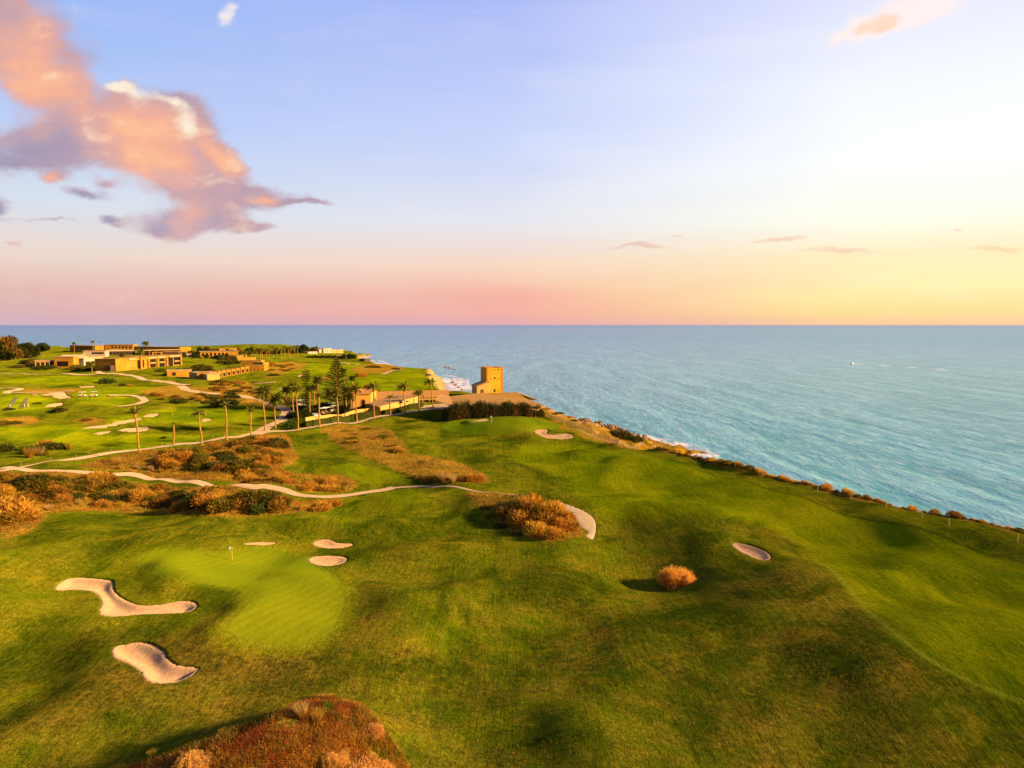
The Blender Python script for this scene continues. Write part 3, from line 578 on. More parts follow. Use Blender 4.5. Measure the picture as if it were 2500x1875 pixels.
# ================================================================== OBJECT BUILDERS
def leaf_mat(name, c1, c2, c3=None, tr=0.35, rnd=0.25, nz=0.8):
    m, t = mat(name); g = t.new('ShaderNodeNewGeometry'); oi = t.new('ShaderNodeObjectInfo')
    r = g.outputs['Random Per Island']; n = t.noise(t.new('ShaderNodeTexCoord').outputs['Object'], nz, 3)
    f = t.m('ADD', t.m('MULTIPLY', r, 0.7), t.m('MULTIPLY', t.m('SUBTRACT', n, 0.3), 0.9), clamp=True)
    c = t.mix(f, c1, c2)
    if c3: c = t.mix(t.rng(n, 0.52, 0.66), c, c3)
    v = t.m('ADD', 1-rnd/2, t.m('MULTIPLY', oi.outputs['Random'], rnd))
    hsv = t.new('ShaderNodeHueSaturation', {'Hue': t.m('ADD', 0.5-rnd*0.05, t.m('MULTIPLY', oi.outputs['Random'], rnd*0.1)), 'Value': v, 'Color': c})
    d = t.new('ShaderNodeBsdfDiffuse', {0: hsv.outputs[0]}); tl = t.new('ShaderNodeBsdfTranslucent', {0: hsv.outputs[0]})
    out(t, t.new('ShaderNodeMixShader', {0: tr, 1: d.outputs[0], 2: tl.outputs[0]}).outputs[0]); return m
def plain(name, c, rough=0.8, var=0.15, sc_=1.5, metal=0.0, bump=0.0, spec=0.3):
    m, t = mat(name); g = t.new('ShaderNodeTexCoord').outputs['Object']
    n = t.noise(g, sc_, 5, 0.65); f = t.rng(n, 0.3, 0.7, 1-var, 1+var)
    k = t.mix(1.0, (*c, 1), t.new('ShaderNodeCombineColor', {0: f, 1: f, 2: f}).outputs[0], 'MULTIPLY')
    ins = {'Base Color': k, 'Roughness': rough, 'Metallic': metal, 'Specular IOR Level': spec}
    if bump: ins['Normal'] = t.new('ShaderNodeBump', {'Strength': 0.6, 'Distance': bump, 'Height': t.noise(g, sc_*5, 5, 0.7)}).outputs[0]
    out(t, t.new('ShaderNodeBsdfPrincipled', ins).outputs[0]); return m
def tile_mat(name, c1, c2, axis=0):
    m, t = mat(name); g = t.new('ShaderNodeTexCoord').outputs['Object']
    w = t.new('ShaderNodeTexWave', {0: g, 'Scale': 0.9, 'Distortion': 0.8, 'Detail': 2}, bands_direction='XYZ'[axis]).outputs[1]
    n = t.noise(g, 1.3, 5, 0.7); nn = t.noise(t.maps(g, (2.2, 1.0, 1)), 2.2, 2, 0.5)
    c = t.mix(t.rng(t.m('ADD', n, t.m('SUBTRACT', nn, 0.5)), 0.3, 0.7), c1, c2); c = t.mix(t.m('MULTIPLY', w, 0.45), c, tuple(q*0.45 for q in c1))
    bp = t.new('ShaderNodeBump', {'Strength': 0.8, 'Distance': 0.25, 'Height': t.m('ADD', w, t.m('MULTIPLY', nn, 1.2))})
    out(t, t.new('ShaderNodeBsdfPrincipled', {'Base Color': c, 'Roughness': 0.9, 'Normal': bp.outputs[0]}).outputs[0]); return m
ML = {
 'orange': leaf_mat('rust_leaf', (0.38, 0.175, 0.02), (0.80, 0.42, 0.05), (0.30, 0.20, 0.02)),
 'rust': leaf_mat('brown_scrub_leaf', (0.19, 0.085, 0.016), (0.46, 0.23, 0.030), (0.12, 0.095, 0.014)),
 'olive': leaf_mat('olive_scrub_leaf', (0.080, 0.080, 0.010), (0.260, 0.190, 0.018), (0.38, 0.20, 0.02)),
 'dark': leaf_mat('dark_scrub_leaf', (0.030, 0.042, 0.010), (0.100, 0.100, 0.018), (0.17, 0.11, 0.02), 0.25),
 'pale': leaf_mat('blond_flower_scrub', (0.58, 0.27, 0.05), (0.86, 0.50, 0.15), (0.48, 0.25, 0.04)),
 'straw': leaf_mat('straw_grass_blade', (0.45, 0.27, 0.07), (0.66, 0.45, 0.15), None, 0.45),
 'redgrass': leaf_mat('red_brown_grass_blade', (0.26, 0.052, 0.014), (0.52, 0.15, 0.03), (0.10, 0.06, 0.012), 0.35, 0.25, 0.25),
 'goldgrass': leaf_mat('golden_grass_blade', (0.34, 0.19, 0.02), (0.62, 0.36, 0.05), (0.17, 0.16, 0.015), 0.45, 0.25, 0.15),
 'greengrass': leaf_mat('green_grass_blade', (0.070, 0.110, 0.010), (0.160, 0.180, 0.014), None, 0.45, 0.25, 0.2),
 'palm': leaf_mat('palm_leaf', (0.12, 0.14, 0.014), (0.36, 0.32, 0.035), (0.34, 0.26, 0.04), 0.4, 0.3),
 'palmdk': leaf_mat('dark_palm_leaf', (0.055, 0.070, 0.014), (0.150, 0.145, 0.026), (0.26, 0.17, 0.03), 0.4, 0.3),  # darker leaf tone of the dark and fan palms
 'fruit': leaf_mat('palm_fruit_stalk', (0.50, 0.18, 0.02), (0.65, 0.28, 0.04), None, 0.3),
 'pine': leaf_mat('norfolk_needle', (0.050, 0.060, 0.012), (0.150, 0.130, 0.022), None, 0.2),
 'tree': leaf_mat('tree_leaf', (0.030, 0.045, 0.012), (0.085, 0.085, 0.022), (0.12, 0.09, 0.02), 0.3),
 'amber': leaf_mat('amber_tree_leaf', (0.16, 0.085, 0.016), (0.28, 0.16, 0.03), (0.09, 0.07, 0.015), 0.3),
 'green': leaf_mat('garden_leaf', (0.055, 0.090, 0.012), (0.150, 0.175, 0.020), None, 0.35),
 'hedge': leaf_mat('hedge_leaf', (0.040, 0.062, 0.012), (0.120, 0.125, 0.020), None, 0.3),
 'oleander': leaf_mat('tall_shrub_leaf', (0.030, 0.032, 0.012), (0.090, 0.078, 0.020), (0.17, 0.075, 0.022), 0.3),
}
M_BARK = plain('palm_bark', (0.40, 0.20, 0.05), 0.95, 0.35, 3.0, bump=0.08)
M_BARK2 = plain('tree_bark', (0.13, 0.085, 0.05), 0.95, 0.3, 2.0, bump=0.06)
M_STUCCO = plain('ochre_stucco', (0.66, 0.36, 0.06), 0.9, 0.07, 0.6, bump=0.02)
M_TOWER = plain('tower_plaster', (0.68, 0.35, 0.015), 0.9, 0.20, 0.35, bump=0.03)
M_QUOIN = plain('corner_stone', (0.50, 0.20, 0.02), 0.95, 0.25, 1.6, bump=0.1)
M_CREAM = plain('cream_plaster', (0.60, 0.35, 0.09), 0.9, 0.06, 0.6)
M_HOTEL = plain('hotel_stone', (0.47, 0.215, 0.016), 0.95, 0.30, 0.12, bump=0.05)
M_PINKW = plain('pale_render', (0.56, 0.38, 0.27), 0.9, 0.08, 0.3)
M_DARK = plain('dark_glass', (0.022, 0.014, 0.010), 0.4, 0.2, 1.0, spec=0.15)
M_DARKWOOD = plain('dark_timber', (0.10, 0.055, 0.035), 0.7, 0.2, 1.0)  # dark brown with random tone, for frames, huts and vehicle bodies
M_ROOFC = plain('pale_roof_slab', (0.56, 0.36, 0.16), 0.9, 0.08, 0.4)
M_GREENROOF = plain('planted_roof', (0.46, 0.24, 0.025), 1.0, 0.3, 0.3, bump=0.15)
M_TILE = tile_mat('clay_tile', (0.46, 0.18, 0.03), (0.90, 0.44, 0.08))
M_TILE2 = tile_mat('grey_clay_tile', (0.38, 0.18, 0.05), (0.70, 0.40, 0.13))
M_TILEY = tile_mat('clay_tile_side', (0.60, 0.26, 0.03), (0.98, 0.52, 0.07), 1)
M_WOOD = plain('weathered_fence_wood', (0.50, 0.33, 0.15), 0.9, 0.2, 4.0)
M_WHITE = plain('white_paint', (0.80, 0.76, 0.70), 0.5, 0.03, 1.0)
M_TYRE = plain('black_rubber', (0.02, 0.02, 0.02), 0.8, 0.1, 1.0)
M_ROCK = plain('shore_rock', (0.24, 0.13, 0.07), 0.95, 0.4, 0.7, bump=0.25)
M_YEL = plain('yellow_paint', (0.80, 0.62, 0.08), 0.5, 0.05, 1.0)
M_REDP = plain('red_paint', (0.50, 0.10, 0.04), 0.6, 0.1, 1.0)
M_CLOTH = plain('cloth', (0.72, 0.62, 0.30), 0.9, 0.1, 2.0)
M_SKIN = plain('skin', (0.50, 0.28, 0.18), 0.6, 0.05, 2.0)

class MB:
    def __init__(s): s.v = []; s.f = []
    def quad(s, a, b, c, d): k = len(s.v); s.v += [a, b, c, d]; s.f.append((k, k+1, k+2, k+3)); return s
    def box(s, x0, x1, y0, y1, z0, z1):
        k = len(s.v); s.v += [(x, y, z) for z in (z0, z1) for y in (y0, y1) for x in (x0, x1)]
        s.f += [tuple(k+i for i in q) for q in ((0, 2, 3, 1), (4, 5, 7, 6), (0, 1, 5, 4), (2, 6, 7, 3), (0, 4, 6, 2), (1, 3, 7, 5))]; return s
    def prism(s, top, bot):                  # two matching polygons
        k = len(s.v); n = len(top); s.v += list(bot)+list(top)
        s.f.append(tuple(k+i for i in range(n))[::-1]); s.f.append(tuple(k+n+i for i in range(n)))
        s.f += [(k+i, k+(i+1) % n, k+n+(i+1) % n, k+n+i) for i in range(n)]; return s
    def tube(s, pts, rad, sides=7):
        pts = [Vector(p) for p in pts]; k0 = len(s.v)
        for i, p in enumerate(pts):
            d = (pts[min(i+1, len(pts)-1)]-pts[max(i-1, 0)]).normalized(); a = d.orthogonal().normalized() if abs(d.z) < .9 else Vector((1, 0, 0)); b = d.cross(a).normalized(); a = b.cross(d)
            for j in range(sides):
                q = 2*math.pi*j/sides; s.v.append(tuple(p+(a*math.cos(q)+b*math.sin(q))*rad[i]))
        for i in range(len(pts)-1):
            for j in range(sides):
                s.f.append((k0+i*sides+j, k0+i*sides+(j+1) % sides, k0+(i+1)*sides+(j+1) % sides, k0+(i+1)*sides+j))
        s.f.append(tuple(k0+j for j in range(sides))[::-1]); s.f.append(tuple(k0+(len(pts)-1)*sides+j for j in range(sides))); return s
    def mesh(s, name, m):
        me = bpy.data.meshes.new(name); me.from_pydata(s.v, [], s.f); me.materials.append(m); me.update(); return me
    def obj(s, name, m, parent=None, loc=None): return link(name, s.mesh(name, m), parent, loc)

def blades(P, D, L, W, rng, droop=0.0, taper=0.25):
    """P points, D unit directions, L length, W width -> quads"""
    n = len(P); r = rng.normal(size=(n, 3)); S = np.cross(D, r); S /= np.linalg.norm(S, axis=1)[:, None]+1e-9
    L = np.asarray(L).reshape(-1, 1); W = np.asarray(W).reshape(-1, 1)
    T = P+D*L-np.array([0, 0, 1])*droop*L
    V = np.stack([P-S*W/2, P+S*W/2, T+S*W*taper/2, T-S*W*taper/2], 1)
    return V
def vmesh(name, Vs, m): V = np.concatenate(Vs); return rawmesh(name, V.reshape(-1, 3), np.arange(len(V)*4).reshape(-1, 4), m)
def sphere_pts(n, rng, up=-0.1):
    d = rng.normal(size=(n*2, 3)); d /= np.linalg.norm(d, axis=1)[:, None]; d = d[d[:, 2] > up][:n]; return d
def bush_mesh(name, m, seed, n=1500, r=(1, 1, .75), leaf=0.22, w=0.05, lobes=6, spread=0.45, inner=0.5):
    rng = np.random.default_rng(seed); Vs = []
    L = [(np.zeros(3), 0.8)]+[(np.array([math.cos(a)*spread*q, math.sin(a)*spread*q, rng.uniform(-.05, .3)]), rng.uniform(.4, .62)) for a, q in zip(rng.uniform(0, 6.28, lobes), rng.uniform(.6, 1.2, lobes))]
    for c, s in L:
        d = sphere_pts(int(n/len(L)), rng, -0.25); rad = s*rng.uniform(inner, 1.0, len(d))**0.5*(1+0.18*np.sin(d[:, 0]*7+seed)*np.cos(d[:, 1]*6+d[:, 2]*5))
        P = (c+d*rad[:, None])*np.array(r); P[:, 2] = np.maximum(P[:, 2], 0)
        D = d*.7+rng.normal(size=d.shape)*0.6+np.array([0, 0, .3]); D /= np.linalg.norm(D, axis=1)[:, None]
        Vs.append(blades(P, D, leaf*rng.uniform(.6, 1.4, len(d)), w*rng.uniform(.7, 1.4, len(d)), rng))
    return vmesh(name, Vs, m)
def tuft_mesh(name, m, seed, n=160, h=1.0, w=0.03, spread=0.5):
    rng = np.random.default_rng(seed); a = rng.uniform(0, 6.28, n); q = rng.uniform(0, 1, n)**.7
    P = np.stack([np.cos(a)*q*spread*.4, np.sin(a)*q*spread*.4, a*0], -1); D = np.stack([np.cos(a)*q*.6, np.sin(a)*q*.6, np.ones(n)], -1); D /= np.linalg.norm(D, axis=1)[:, None]
    return vmesh(name, [blades(P, D, h*rng.uniform(.5, 1.1, n), np.full(n, w), rng, taper=.5)], m)
rs = random.Random(7)
def place(name, me, x, y, s, z=None, rz=None, sz=1.0, dz=0.0, **kw):
    o = link(name, me); o.location = (x, y, (G(x, y) if z is None else z)+dz); o.rotation_euler = (0, 0, rs.uniform(0, 6.28) if rz is None else rz)
    o.scale = (s, s, s*sz); return tag(o, **kw)
def inpoly(px, py, poly): return bool(inside(np.array([float(px)]), np.array([float(py)]), poly)[0])
def rand_in(poly, n, rnd=rs):
    xs = [p[0] for p in poly]; ys = [p[1] for p in poly]; out = []
    while len(out) < n:
        a, b = rnd.uniform(min(xs), max(xs)), rnd.uniform(min(ys), max(ys))
        if inpoly(a, b, poly): out.append((a, b))
    return out

# ------------------------------------------------------------------ bushes
BM = {k: [bush_mesh('%s_bush' % k, ML[k], 10*i+j, n, leaf=lf, w=w_, lobes=lb) for j in range(3)]
      for i, (k, n, lf, w_, lb) in enumerate([('orange', 2600, .18, .05, 7), ('rust', 2400, .17, .055, 8), ('olive', 2400, .14, .06, 8), ('dark', 2200, .13, .065, 8)])}
BM['green'] = [bush_mesh('green_bush', ML['green'], 70+j, 1500, leaf=.22, w=.09, lobes=7) for j in range(2)]
BM['pale'] = [bush_mesh('blond_bush', ML['pale'], 80+j, 9000, r=(1, 1, .6), leaf=.10, w=.022, lobes=9, inner=.5) for j in range(2)]
TUFT = {k: [tuft_mesh('%s_tuft' % k, ML[k], 100+j, 170) for j in range(2)] for k in ('straw', 'goldgrass')}
def bush(kind, px, py, wpx, label, group=None, sz=1.0, cat='bush', name='scrub_bush'):
    h = hit(px, py, ZT); d = math.hypot(h[0], h[1]); s = wpx/2*math.hypot(d, CAMZ-h[2])/F/0.95
    return place(name, rs.choice(BM[kind]), h[0], h[1], s, sz=sz, dz=-0.05*s, label=label, cat=cat, group=group)
# solitary bushes one can tell apart: kind, px, base y, width px, height factor, label
SOLO = [
 ('orange', 1310, 1300, 0, 1, ''),
 ('orange', 972, 1102, 34, 0.9, 'small round orange bush right of the golden dune below the clubhouse path'),
 ('orange', 1160, 1172, 50, 0.9, 'rounded golden bush at the right end of the straw grass strip'),
 ('pale', 480, 1868, 88, 1.0, 'blond fluffy shrub at the lower left edge of the foreground dune'),
 ('pale', 905, 1790, 60, 1.2, 'small blond shrub high on the right rim of the foreground dune'),
 ('pale', 818, 1858, 66, 1.1, 'blond shrub behind the widest one on the foreground dune'),
 ('pale', 885, 1895, 130, 1.0, 'widest blond shrub, at the bottom edge on the foreground dune'),
 ('green', 262, 935, 34, 0.9, 'round green bush just below the path junction near the hotel'),
 ('dark', 300, 942, 16, 1.0, 'small dark bush standing on the far fairway, left of a rusty one'),
 ('orange', 317, 943, 14, 0.9, 'small rusty bush beside a dark one on the far fairway'),
 ('dark', 148, 1003, 34, 0.7, 'dark bush in front of the dull oval bunker on the left'),
 ('dark', 132, 1095, 46, 0.9, 'dark green bush left of the leftmost palm, beside a rusty one'),
 ('orange', 112, 1090, 36, 1.0, 'rusty bush touching the dark green one left of the leftmost palm'),
 ('dark', 8, 1100, 46, 0.8, 'dark bush at the left picture edge above the main path'),
 ('dark', 90, 986, 18, 0.6, 'low dark bush below the range mats'), ('dark', 22, 1000, 22, 0.6, 'low dark bush at the foot of the left range mat'),
 ('dark', 535, 991, 40, 1.0, 'left dark bush of the clump on the green fairway left of the palms'),
 ('dark', 560, 988, 42, 1.1, 'right dark bush of the clump on the green fairway left of the palms'),
 ('rust', 215, 1027, 24, 0.7, 'dark red brown bush above the long thin bunker'), ('dark', 401, 1070, 14, 1.0, 'tiny dark bush on the fairway between the first two palms'),
 ('olive', 12, 1037, 34, 0.8, 'olive bush at the left picture edge, mid distance'), ('olive', 43, 1035, 30, 0.8, 'olive bush second from the left edge, mid distance'),
 ('dark', 668, 917, 28, 0.6, 'low dark bush right of the terraced hotel wing'), ('olive', 538, 933, 32, 0.7, 'low olive bush below the row of villas'),
 ('orange', 793, 928, 20, 0.9, 'golden bush behind the palm left of the tall pine'), ('orange', 883, 920, 30, 1.1, 'golden bush right behind the tall pine'), ('orange', 900, 948, 26, 1.2, 'golden bush behind the left end of the clubhouse'),
 ('olive', 910, 898, 40, .5, 'olive dune bush on the far fairway below the beach houses'), ('olive', 965, 902, 26, .6, 'olive dune bush right of the larger one on the far fairway'),
 ('dark', 1043, 893, 18, .5, 'low dark bush on the headland edge above the cove'),
]
for k, px, py, wp, sz, lab in SOLO:
    if wp: bush(k, px, py, wp, lab, sz=sz)
# the lone round bush on the turf: fine fan of twigs
lone = bush_mesh('lone_bush', leaf_mat('golden_twig', (0.72, 0.34, 0.04), (0.92, 0.54, 0.10), None, .55), 5, 13000, r=(1, 1, 1.0), leaf=.15, w=.018, lobes=9, inner=.35)
h = hit(1660, 1430, ZT); link_s = 90/2*math.hypot(h[1], 36)/F/0.92
place('round_bush', lone, h[0], h[1]+1.2, link_s, dz=-.3, label='round orange bush standing alone on the dark mown turf', cat='bush')
h = hit(1318, 1305, ZT)
DUNEB = [(1240, 1255, 60), (1290, 1240, 80), (1345, 1252, 70), (1270, 1275, 80), (1330, 1280, 90), (1375, 1290, 70), (1310, 1305, 80), (1355, 1312, 60), (1300, 1255, 80), (1385, 1268, 50)]
for i, (a, b, w_) in enumerate(DUNEB):
    bush('orange' if i % 4 else 'rust', a, b, w_, ['rear left', 'rear middle', 'rear right', 'middle left', 'central', 'front right', 'front left', 'front middle', 'upper central', 'rightmost'][i]+' bush of the dense orange mound beside the pale sandy track', 'orange bushes on the mound by the sandy track', sz=1.15)
for i, (a, b, w_) in enumerate([(1200, 1260, 36), (1225, 1285, 40), (1260, 1306, 40), (1185, 1240, 30)]):
    bush('dark' if i % 2 else 'olive', a, b, w_, 'low dark green bush on the left foot of the orange mound', 'dark bushes at the foot of the orange mound', sz=0.5)
# thickets
THICK = [
 ([(0, 1170), (120, 1168), (270, 1178), (340, 1195), (470, 1200), (560, 1205), (480, 1240), (300, 1235), (140, 1240), (0, 1235)], 84, (26, 54), ['orange', 'orange', 'rust', 'rust', 'olive', 'olive', 'dark'], .8, 'the russet thicket below the lower path', 'bushes of the thicket below the lower path'),
 ([(480, 1205), (600, 1212), (700, 1222), (700, 1245), (560, 1250), (490, 1245)], 9, (48, 80), ['olive', 'rust', 'dark', 'olive'], .9, 'the dark cluster ending the thicket below the lower path', 'large dark bushes at the right end of the lower thicket'),
 ([(390, 1120), (480, 1095), (600, 1080), (690, 1068), (715, 1100), (700, 1130), (600, 1160), (480, 1150), (400, 1135)], 60, (28, 54), ['orange', 'orange', 'rust', 'rust', 'olive', 'olive', 'dark'], .9, 'the thicket between the main and lower paths', 'bushes of the thicket between the two paths'),
 ([(580, 1160), (700, 1150), (710, 1180), (600, 1178)], 10, (30, 50), ['orange', 'orange', 'rust'], .7, 'the lower right corner of the middle thicket', 'orange bushes at the corner of the middle thicket'),
 ([(715, 1175), (800, 1168), (850, 1185), (830, 1205), (740, 1200)], 14, (30, 50), ['orange', 'orange', 'rust'], .6, 'the dune tip above the lower path bend', 'orange bushes on the dune tip above the path bend'),
 ([(740, 1225), (820, 1228), (800, 1248), (740, 1248)], 5, (28, 44), ['orange', 'orange'], .7, 'the patch below the lower path bend', 'small orange bushes below the path bend'),
 ([(360, 950), (450, 965), (560, 965), (600, 975), (520, 985), (420, 985), (365, 970)], 24, (16, 32), ['dark', 'olive', 'orange', 'rust'], .75, 'the clump between loop path and hotel road', 'bushes between the loop path and the hotel road'),
 ([(500, 935), (620, 930), (640, 955), (660, 972), (600, 965), (520, 955)], 26, (16, 30), ['orange', 'orange', 'olive', 'rust'], .6, 'the golden dune below the villas', 'golden bushes on the dune below the villas'),
 ([(655, 885), (720, 884), (740, 895), (690, 910), (640, 920), (650, 905)], 16, (12, 24), ['orange', 'olive', 'rust'], .45, 'the far dune beside the hotel terraces', 'low bushes on the far dune right of the hotel'),
 ([(60, 883), (120, 885), (140, 900), (60, 906), (20, 895)], 14, (18, 34), ['dark', 'dark', 'olive'], .7, 'the planting left of the low hotel wing', 'dark bushes left of the low hotel wing'),
 ([(130, 900), (280, 893), (285, 903), (250, 908), (140, 906)], 18, (14, 26), ['dark', 'olive'], .7, 'the planting before the left hotel buildings', 'bushes in front of the left hotel buildings'),
 ([(380, 908), (480, 893), (540, 893), (540, 902), (440, 915), (400, 915)], 20, (14, 26), ['dark', 'dark', 'olive'], .7, 'the bank between hotel block and villas', 'bushes between the hotel block and the villas'),
 ([(480, 870), (520, 868), (590, 882), (600, 895), (540, 890)], 18, (14, 28), ['dark', 'olive'], .8, 'the slope above the row of villas', 'bushes on the slope above the villas'),
 ([(1080, 1165), (1150, 1168), (1140, 1178), (1060, 1175), (1000, 1165)], 9, (24, 38), ['rust', 'orange', 'olive'], .6, 'the straw strip right of the tee', 'low bushes in the straw strip right of the tee'),
 ([(800, 1050), (900, 1042), (970, 1080), (960, 1095), (860, 1080)], 14, (22, 40), ['orange', 'olive', 'rust'], .35, 'the golden dune below the clubhouse path', 'flat bushes on the golden dune'),
 ([(40, 1085), (200, 1088), (230, 1105), (60, 1115)], 10, (18, 30), ['orange', 'green', 'olive'], .6, 'the rough left of the palm row', 'small bushes in the rough left of the palms'),
]
for poly, n, (w0, w1), kinds, sz, lab, grp in THICK:
    for a, b in sorted(rand_in(poly, n), key=lambda q: q[1]):
        kd = rs.choice(kinds); wb = rs.uniform(w0, w1)*rs.choice([.8, 1, 1.25]); xs_ = [q[0] for q in poly]; part = ['left', 'middle', 'right'][min(2, int(3*(a-min(xs_))/(max(xs_)-min(xs_)+1)))]
        pre = {'orange': 'orange', 'rust': 'russet', 'olive': 'olive green', 'dark': 'dark green', 'green': 'green'}[kd]; size = 'broad ' if wb > (w0+w1)/2 else 'small '
        ys_ = [q[1] for q in poly]; fb = 'rear' if b < (min(ys_)+max(ys_))/2 else 'front'
        bush(kd, a, b, wb, '%s%s bush, %s %s, %s' % (size, pre, fb, part, lab), grp, sz=sz*1.15*rs.uniform(.8, 1.2))
bush('orange', 20, 1262, 130, 'big orange bush cut by the left picture edge below the thicket', sz=.8)
bush('rust', 240, 1170, 60, 'dark topped bush rising beside the fork of the two paths', sz=.9)
bush('olive', 540, 1240, 70, 'large olive bush above the right end of the lower thicket', sz=1.0)
bush('green', 632, 1248, 44, 'fresh green bush at the right end of the lower thicket', sz=1.1)
bush('rust', 680, 1240, 60, 'rounded brown bush rightmost of the tall ones in the lower thicket', sz=1.1)
# coastal edge clumps
_e = np.array(CW[1:9]); _s = np.concatenate([[0], np.cumsum(np.hypot(*np.diff(_e, axis=0).T))]); _u = 0; _k = 0
while _u < _s[-1]:
    x = np.interp(_u, _s, _e[:, 0]); y = np.interp(_u, _s, _e[:, 1]); s = rs.choice([.3, .35, .4, .5, .6, .95])
    kd = rs.choice(['orange', 'orange', 'rust', 'olive']); fr_ = _u/_s[-1]
    place('coastal_bush', rs.choice(BM[kd]), x-.3-rs.uniform(0, .8), y, s*rs.uniform(1.2, 1.9), sz=.8, label='%s %s scrub bush on the cliff edge, %s' % ('tiny' if s < .5 else 'small' if s < .7 else 'full', {'orange': 'golden', 'rust': 'russet', 'olive': 'olive'}[kd], 'nearest the right picture edge' if fr_ < .25 else 'right of middle' if fr_ < .5 else 'left of middle' if fr_ < .75 else 'nearest the wooden fence'), cat='bush', group='low bushes along the cliff edge')
    C.objects[-1].scale = (C.objects[-1].scale[0]*.8, C.objects[-1].scale[1]*rs.uniform(1.2, 2.2), C.objects[-1].scale[2]); C.objects[-1].rotation_euler[2] = rs.uniform(-.3, .3)-.35
    _u += rs.choice([.4, .5, .6, .8, .9, 1.2, 1.6])*(s+.2)*2; _k += 1
for i, (a, b, w_) in enumerate([(1515, 1072, 70), (1545, 1080, 50), (1500, 1062, 40)]):
    hh = hit(a, b, ZT); s = w_/2*math.hypot(hh[1], hh[0], 36)/F
    place('coastal_bush', BM['dark' if i < 2 else 'olive'][i], hh[0], hh[1], s, sz=.9, label='dark bush between the wooden fence and the breakwater boulders', cat='bush', group='dark bushes behind the fence')
for i, (a, b, w_) in enumerate([(1335, 1000, 22), (1366, 1010, 24), (1388, 1020, 20), (1352, 1012, 20), (1320, 1012, 30), (1400, 1028, 24)]):
    hh = hit(a, b, ZT); s = w_/2*math.hypot(hh[1], hh[0], 36)/F
    place('coastal_bush', BM[['orange', 'olive'][i % 2]][i % 3], hh[0], hh[1], s, sz=.6, label='scrubby bush on the golden slope right of the clubhouse porch', cat='bush', group='bushes on the golden slope by the porch')

# ------------------------------------------------------------------ loose grass (uncountable)
def grass(name, m, polys, dens, h, w, seed, lean=.35, clump=0):
    rng = np.random.default_rng(seed); Vs = []
    for poly in polys:
        W_ = hitp(poly); mn = W_.min(0); mx = W_.max(0); ar = .5*abs(np.sum(W_[:, 0]*np.roll(W_[:, 1], 1)-W_[:, 1]*np.roll(W_[:, 0], 1))); n = int(dens*ar); k = n*6
        x = rng.uniform(mn[0], mx[0], k); y = rng.uniform(mn[1], mx[1], k); keep = inside(x, y, W_) & (fbm(x/1.7, y/1.7, seed, 2) > clump); x = x[keep][:n]; y = y[keep][:n]
        P = np.stack([x, y, samp(ZT, x, y)-.03], -1); D = np.concatenate([rng.normal(size=(len(x), 2))*lean, np.ones((len(x), 1))], 1); D /= np.linalg.norm(D, axis=1)[:, None]
        Vs.append(blades(P, D, h*rng.uniform(.4, 1.25, len(x)), w*rng.uniform(.6, 1.3, len(x)), rng, taper=.4))
    V = np.concatenate(Vs)
    return tag(link(name, vmesh(name, Vs, m)), kind='stuff')
dune0 = DRY[4][0]
grass('dry_grass', ML['redgrass'], [dune0], 110, .42, .035, 1, .6, -.35)
grass('dry_grass', ML['goldgrass'], [dune0], 60, .5, .03, 2, .5, .05)
grass('dry_grass', ML['greengrass'], [[(760, 1702), (830, 1704), (895, 1735), (945, 1790), (985, 1850), (950, 1880), (880, 1790), (800, 1760)]], 120, .35, .04, 3, .4, -.3)
grass('dry_grass', ML['goldgrass'], [DRY[0][0], DRY[1][0], DRY[2][0], DRY[3][0]], 5, .6, .08, 4, .35, -.15)
grass('dry_grass', ML['redgrass'], [DRY[0][0], DRY[1][0]], 4, .5, .08, 5, .4, -.1)
grass('dry_grass', ML['straw'], [[(1060, 1160), (1110, 1155), (1120, 1178), (1060, 1176)], [(985, 1165), (1060, 1162), (1060, 1178), (1010, 1172)]], 2.5, 1.0, .05, 6, .2, -.1)
grass('rough_grass', ML['greengrass'], [[(-100, 1875), (-100, 1640), (400, 1600), (900, 1600), (1500, 1560), (2100, 1560), (2600, 1760), (2600, 1875), (1050, 1875), (960, 1780), (840, 1690), (740, 1690), (340, 1860)]], 16, .2, .045, 21, .7, .02)
grass('rough_grass', ML['goldgrass'], [[(400, 1600), (900, 1600), (1500, 1500), (2100, 1560), (2400, 1760), (2300, 1875), (1050, 1875), (960, 1780), (840, 1690), (740, 1690)]], 6, .18, .04, 22, .8, .18)
_ep = [(p[0]-.2, p[1]) for p in CW[1:9]]; _eq = [(p[0]-1.9, p[1]-.6) for p in CW[1:9]][::-1]; _oldhitp = hitp
hitp = lambda q: np.array(q, float)
grass('dry_grass', ML['goldgrass'], [_ep+_eq], 26, .6, .05, 31, .4, -.25); grass('dry_grass', ML['redgrass'], [_ep+_eq], 8, .4, .05, 32, .4, -.1)
hitp = _oldhitp
grass('dry_grass', ML['goldgrass'], [[(1325, 1000), (1400, 1022), (1440, 1045), (1530, 1078), (1580, 1086), (1520, 1086), (1440, 1056), (1380, 1034), (1330, 1012)]], 7, .6, .09, 33, .4, -.2)
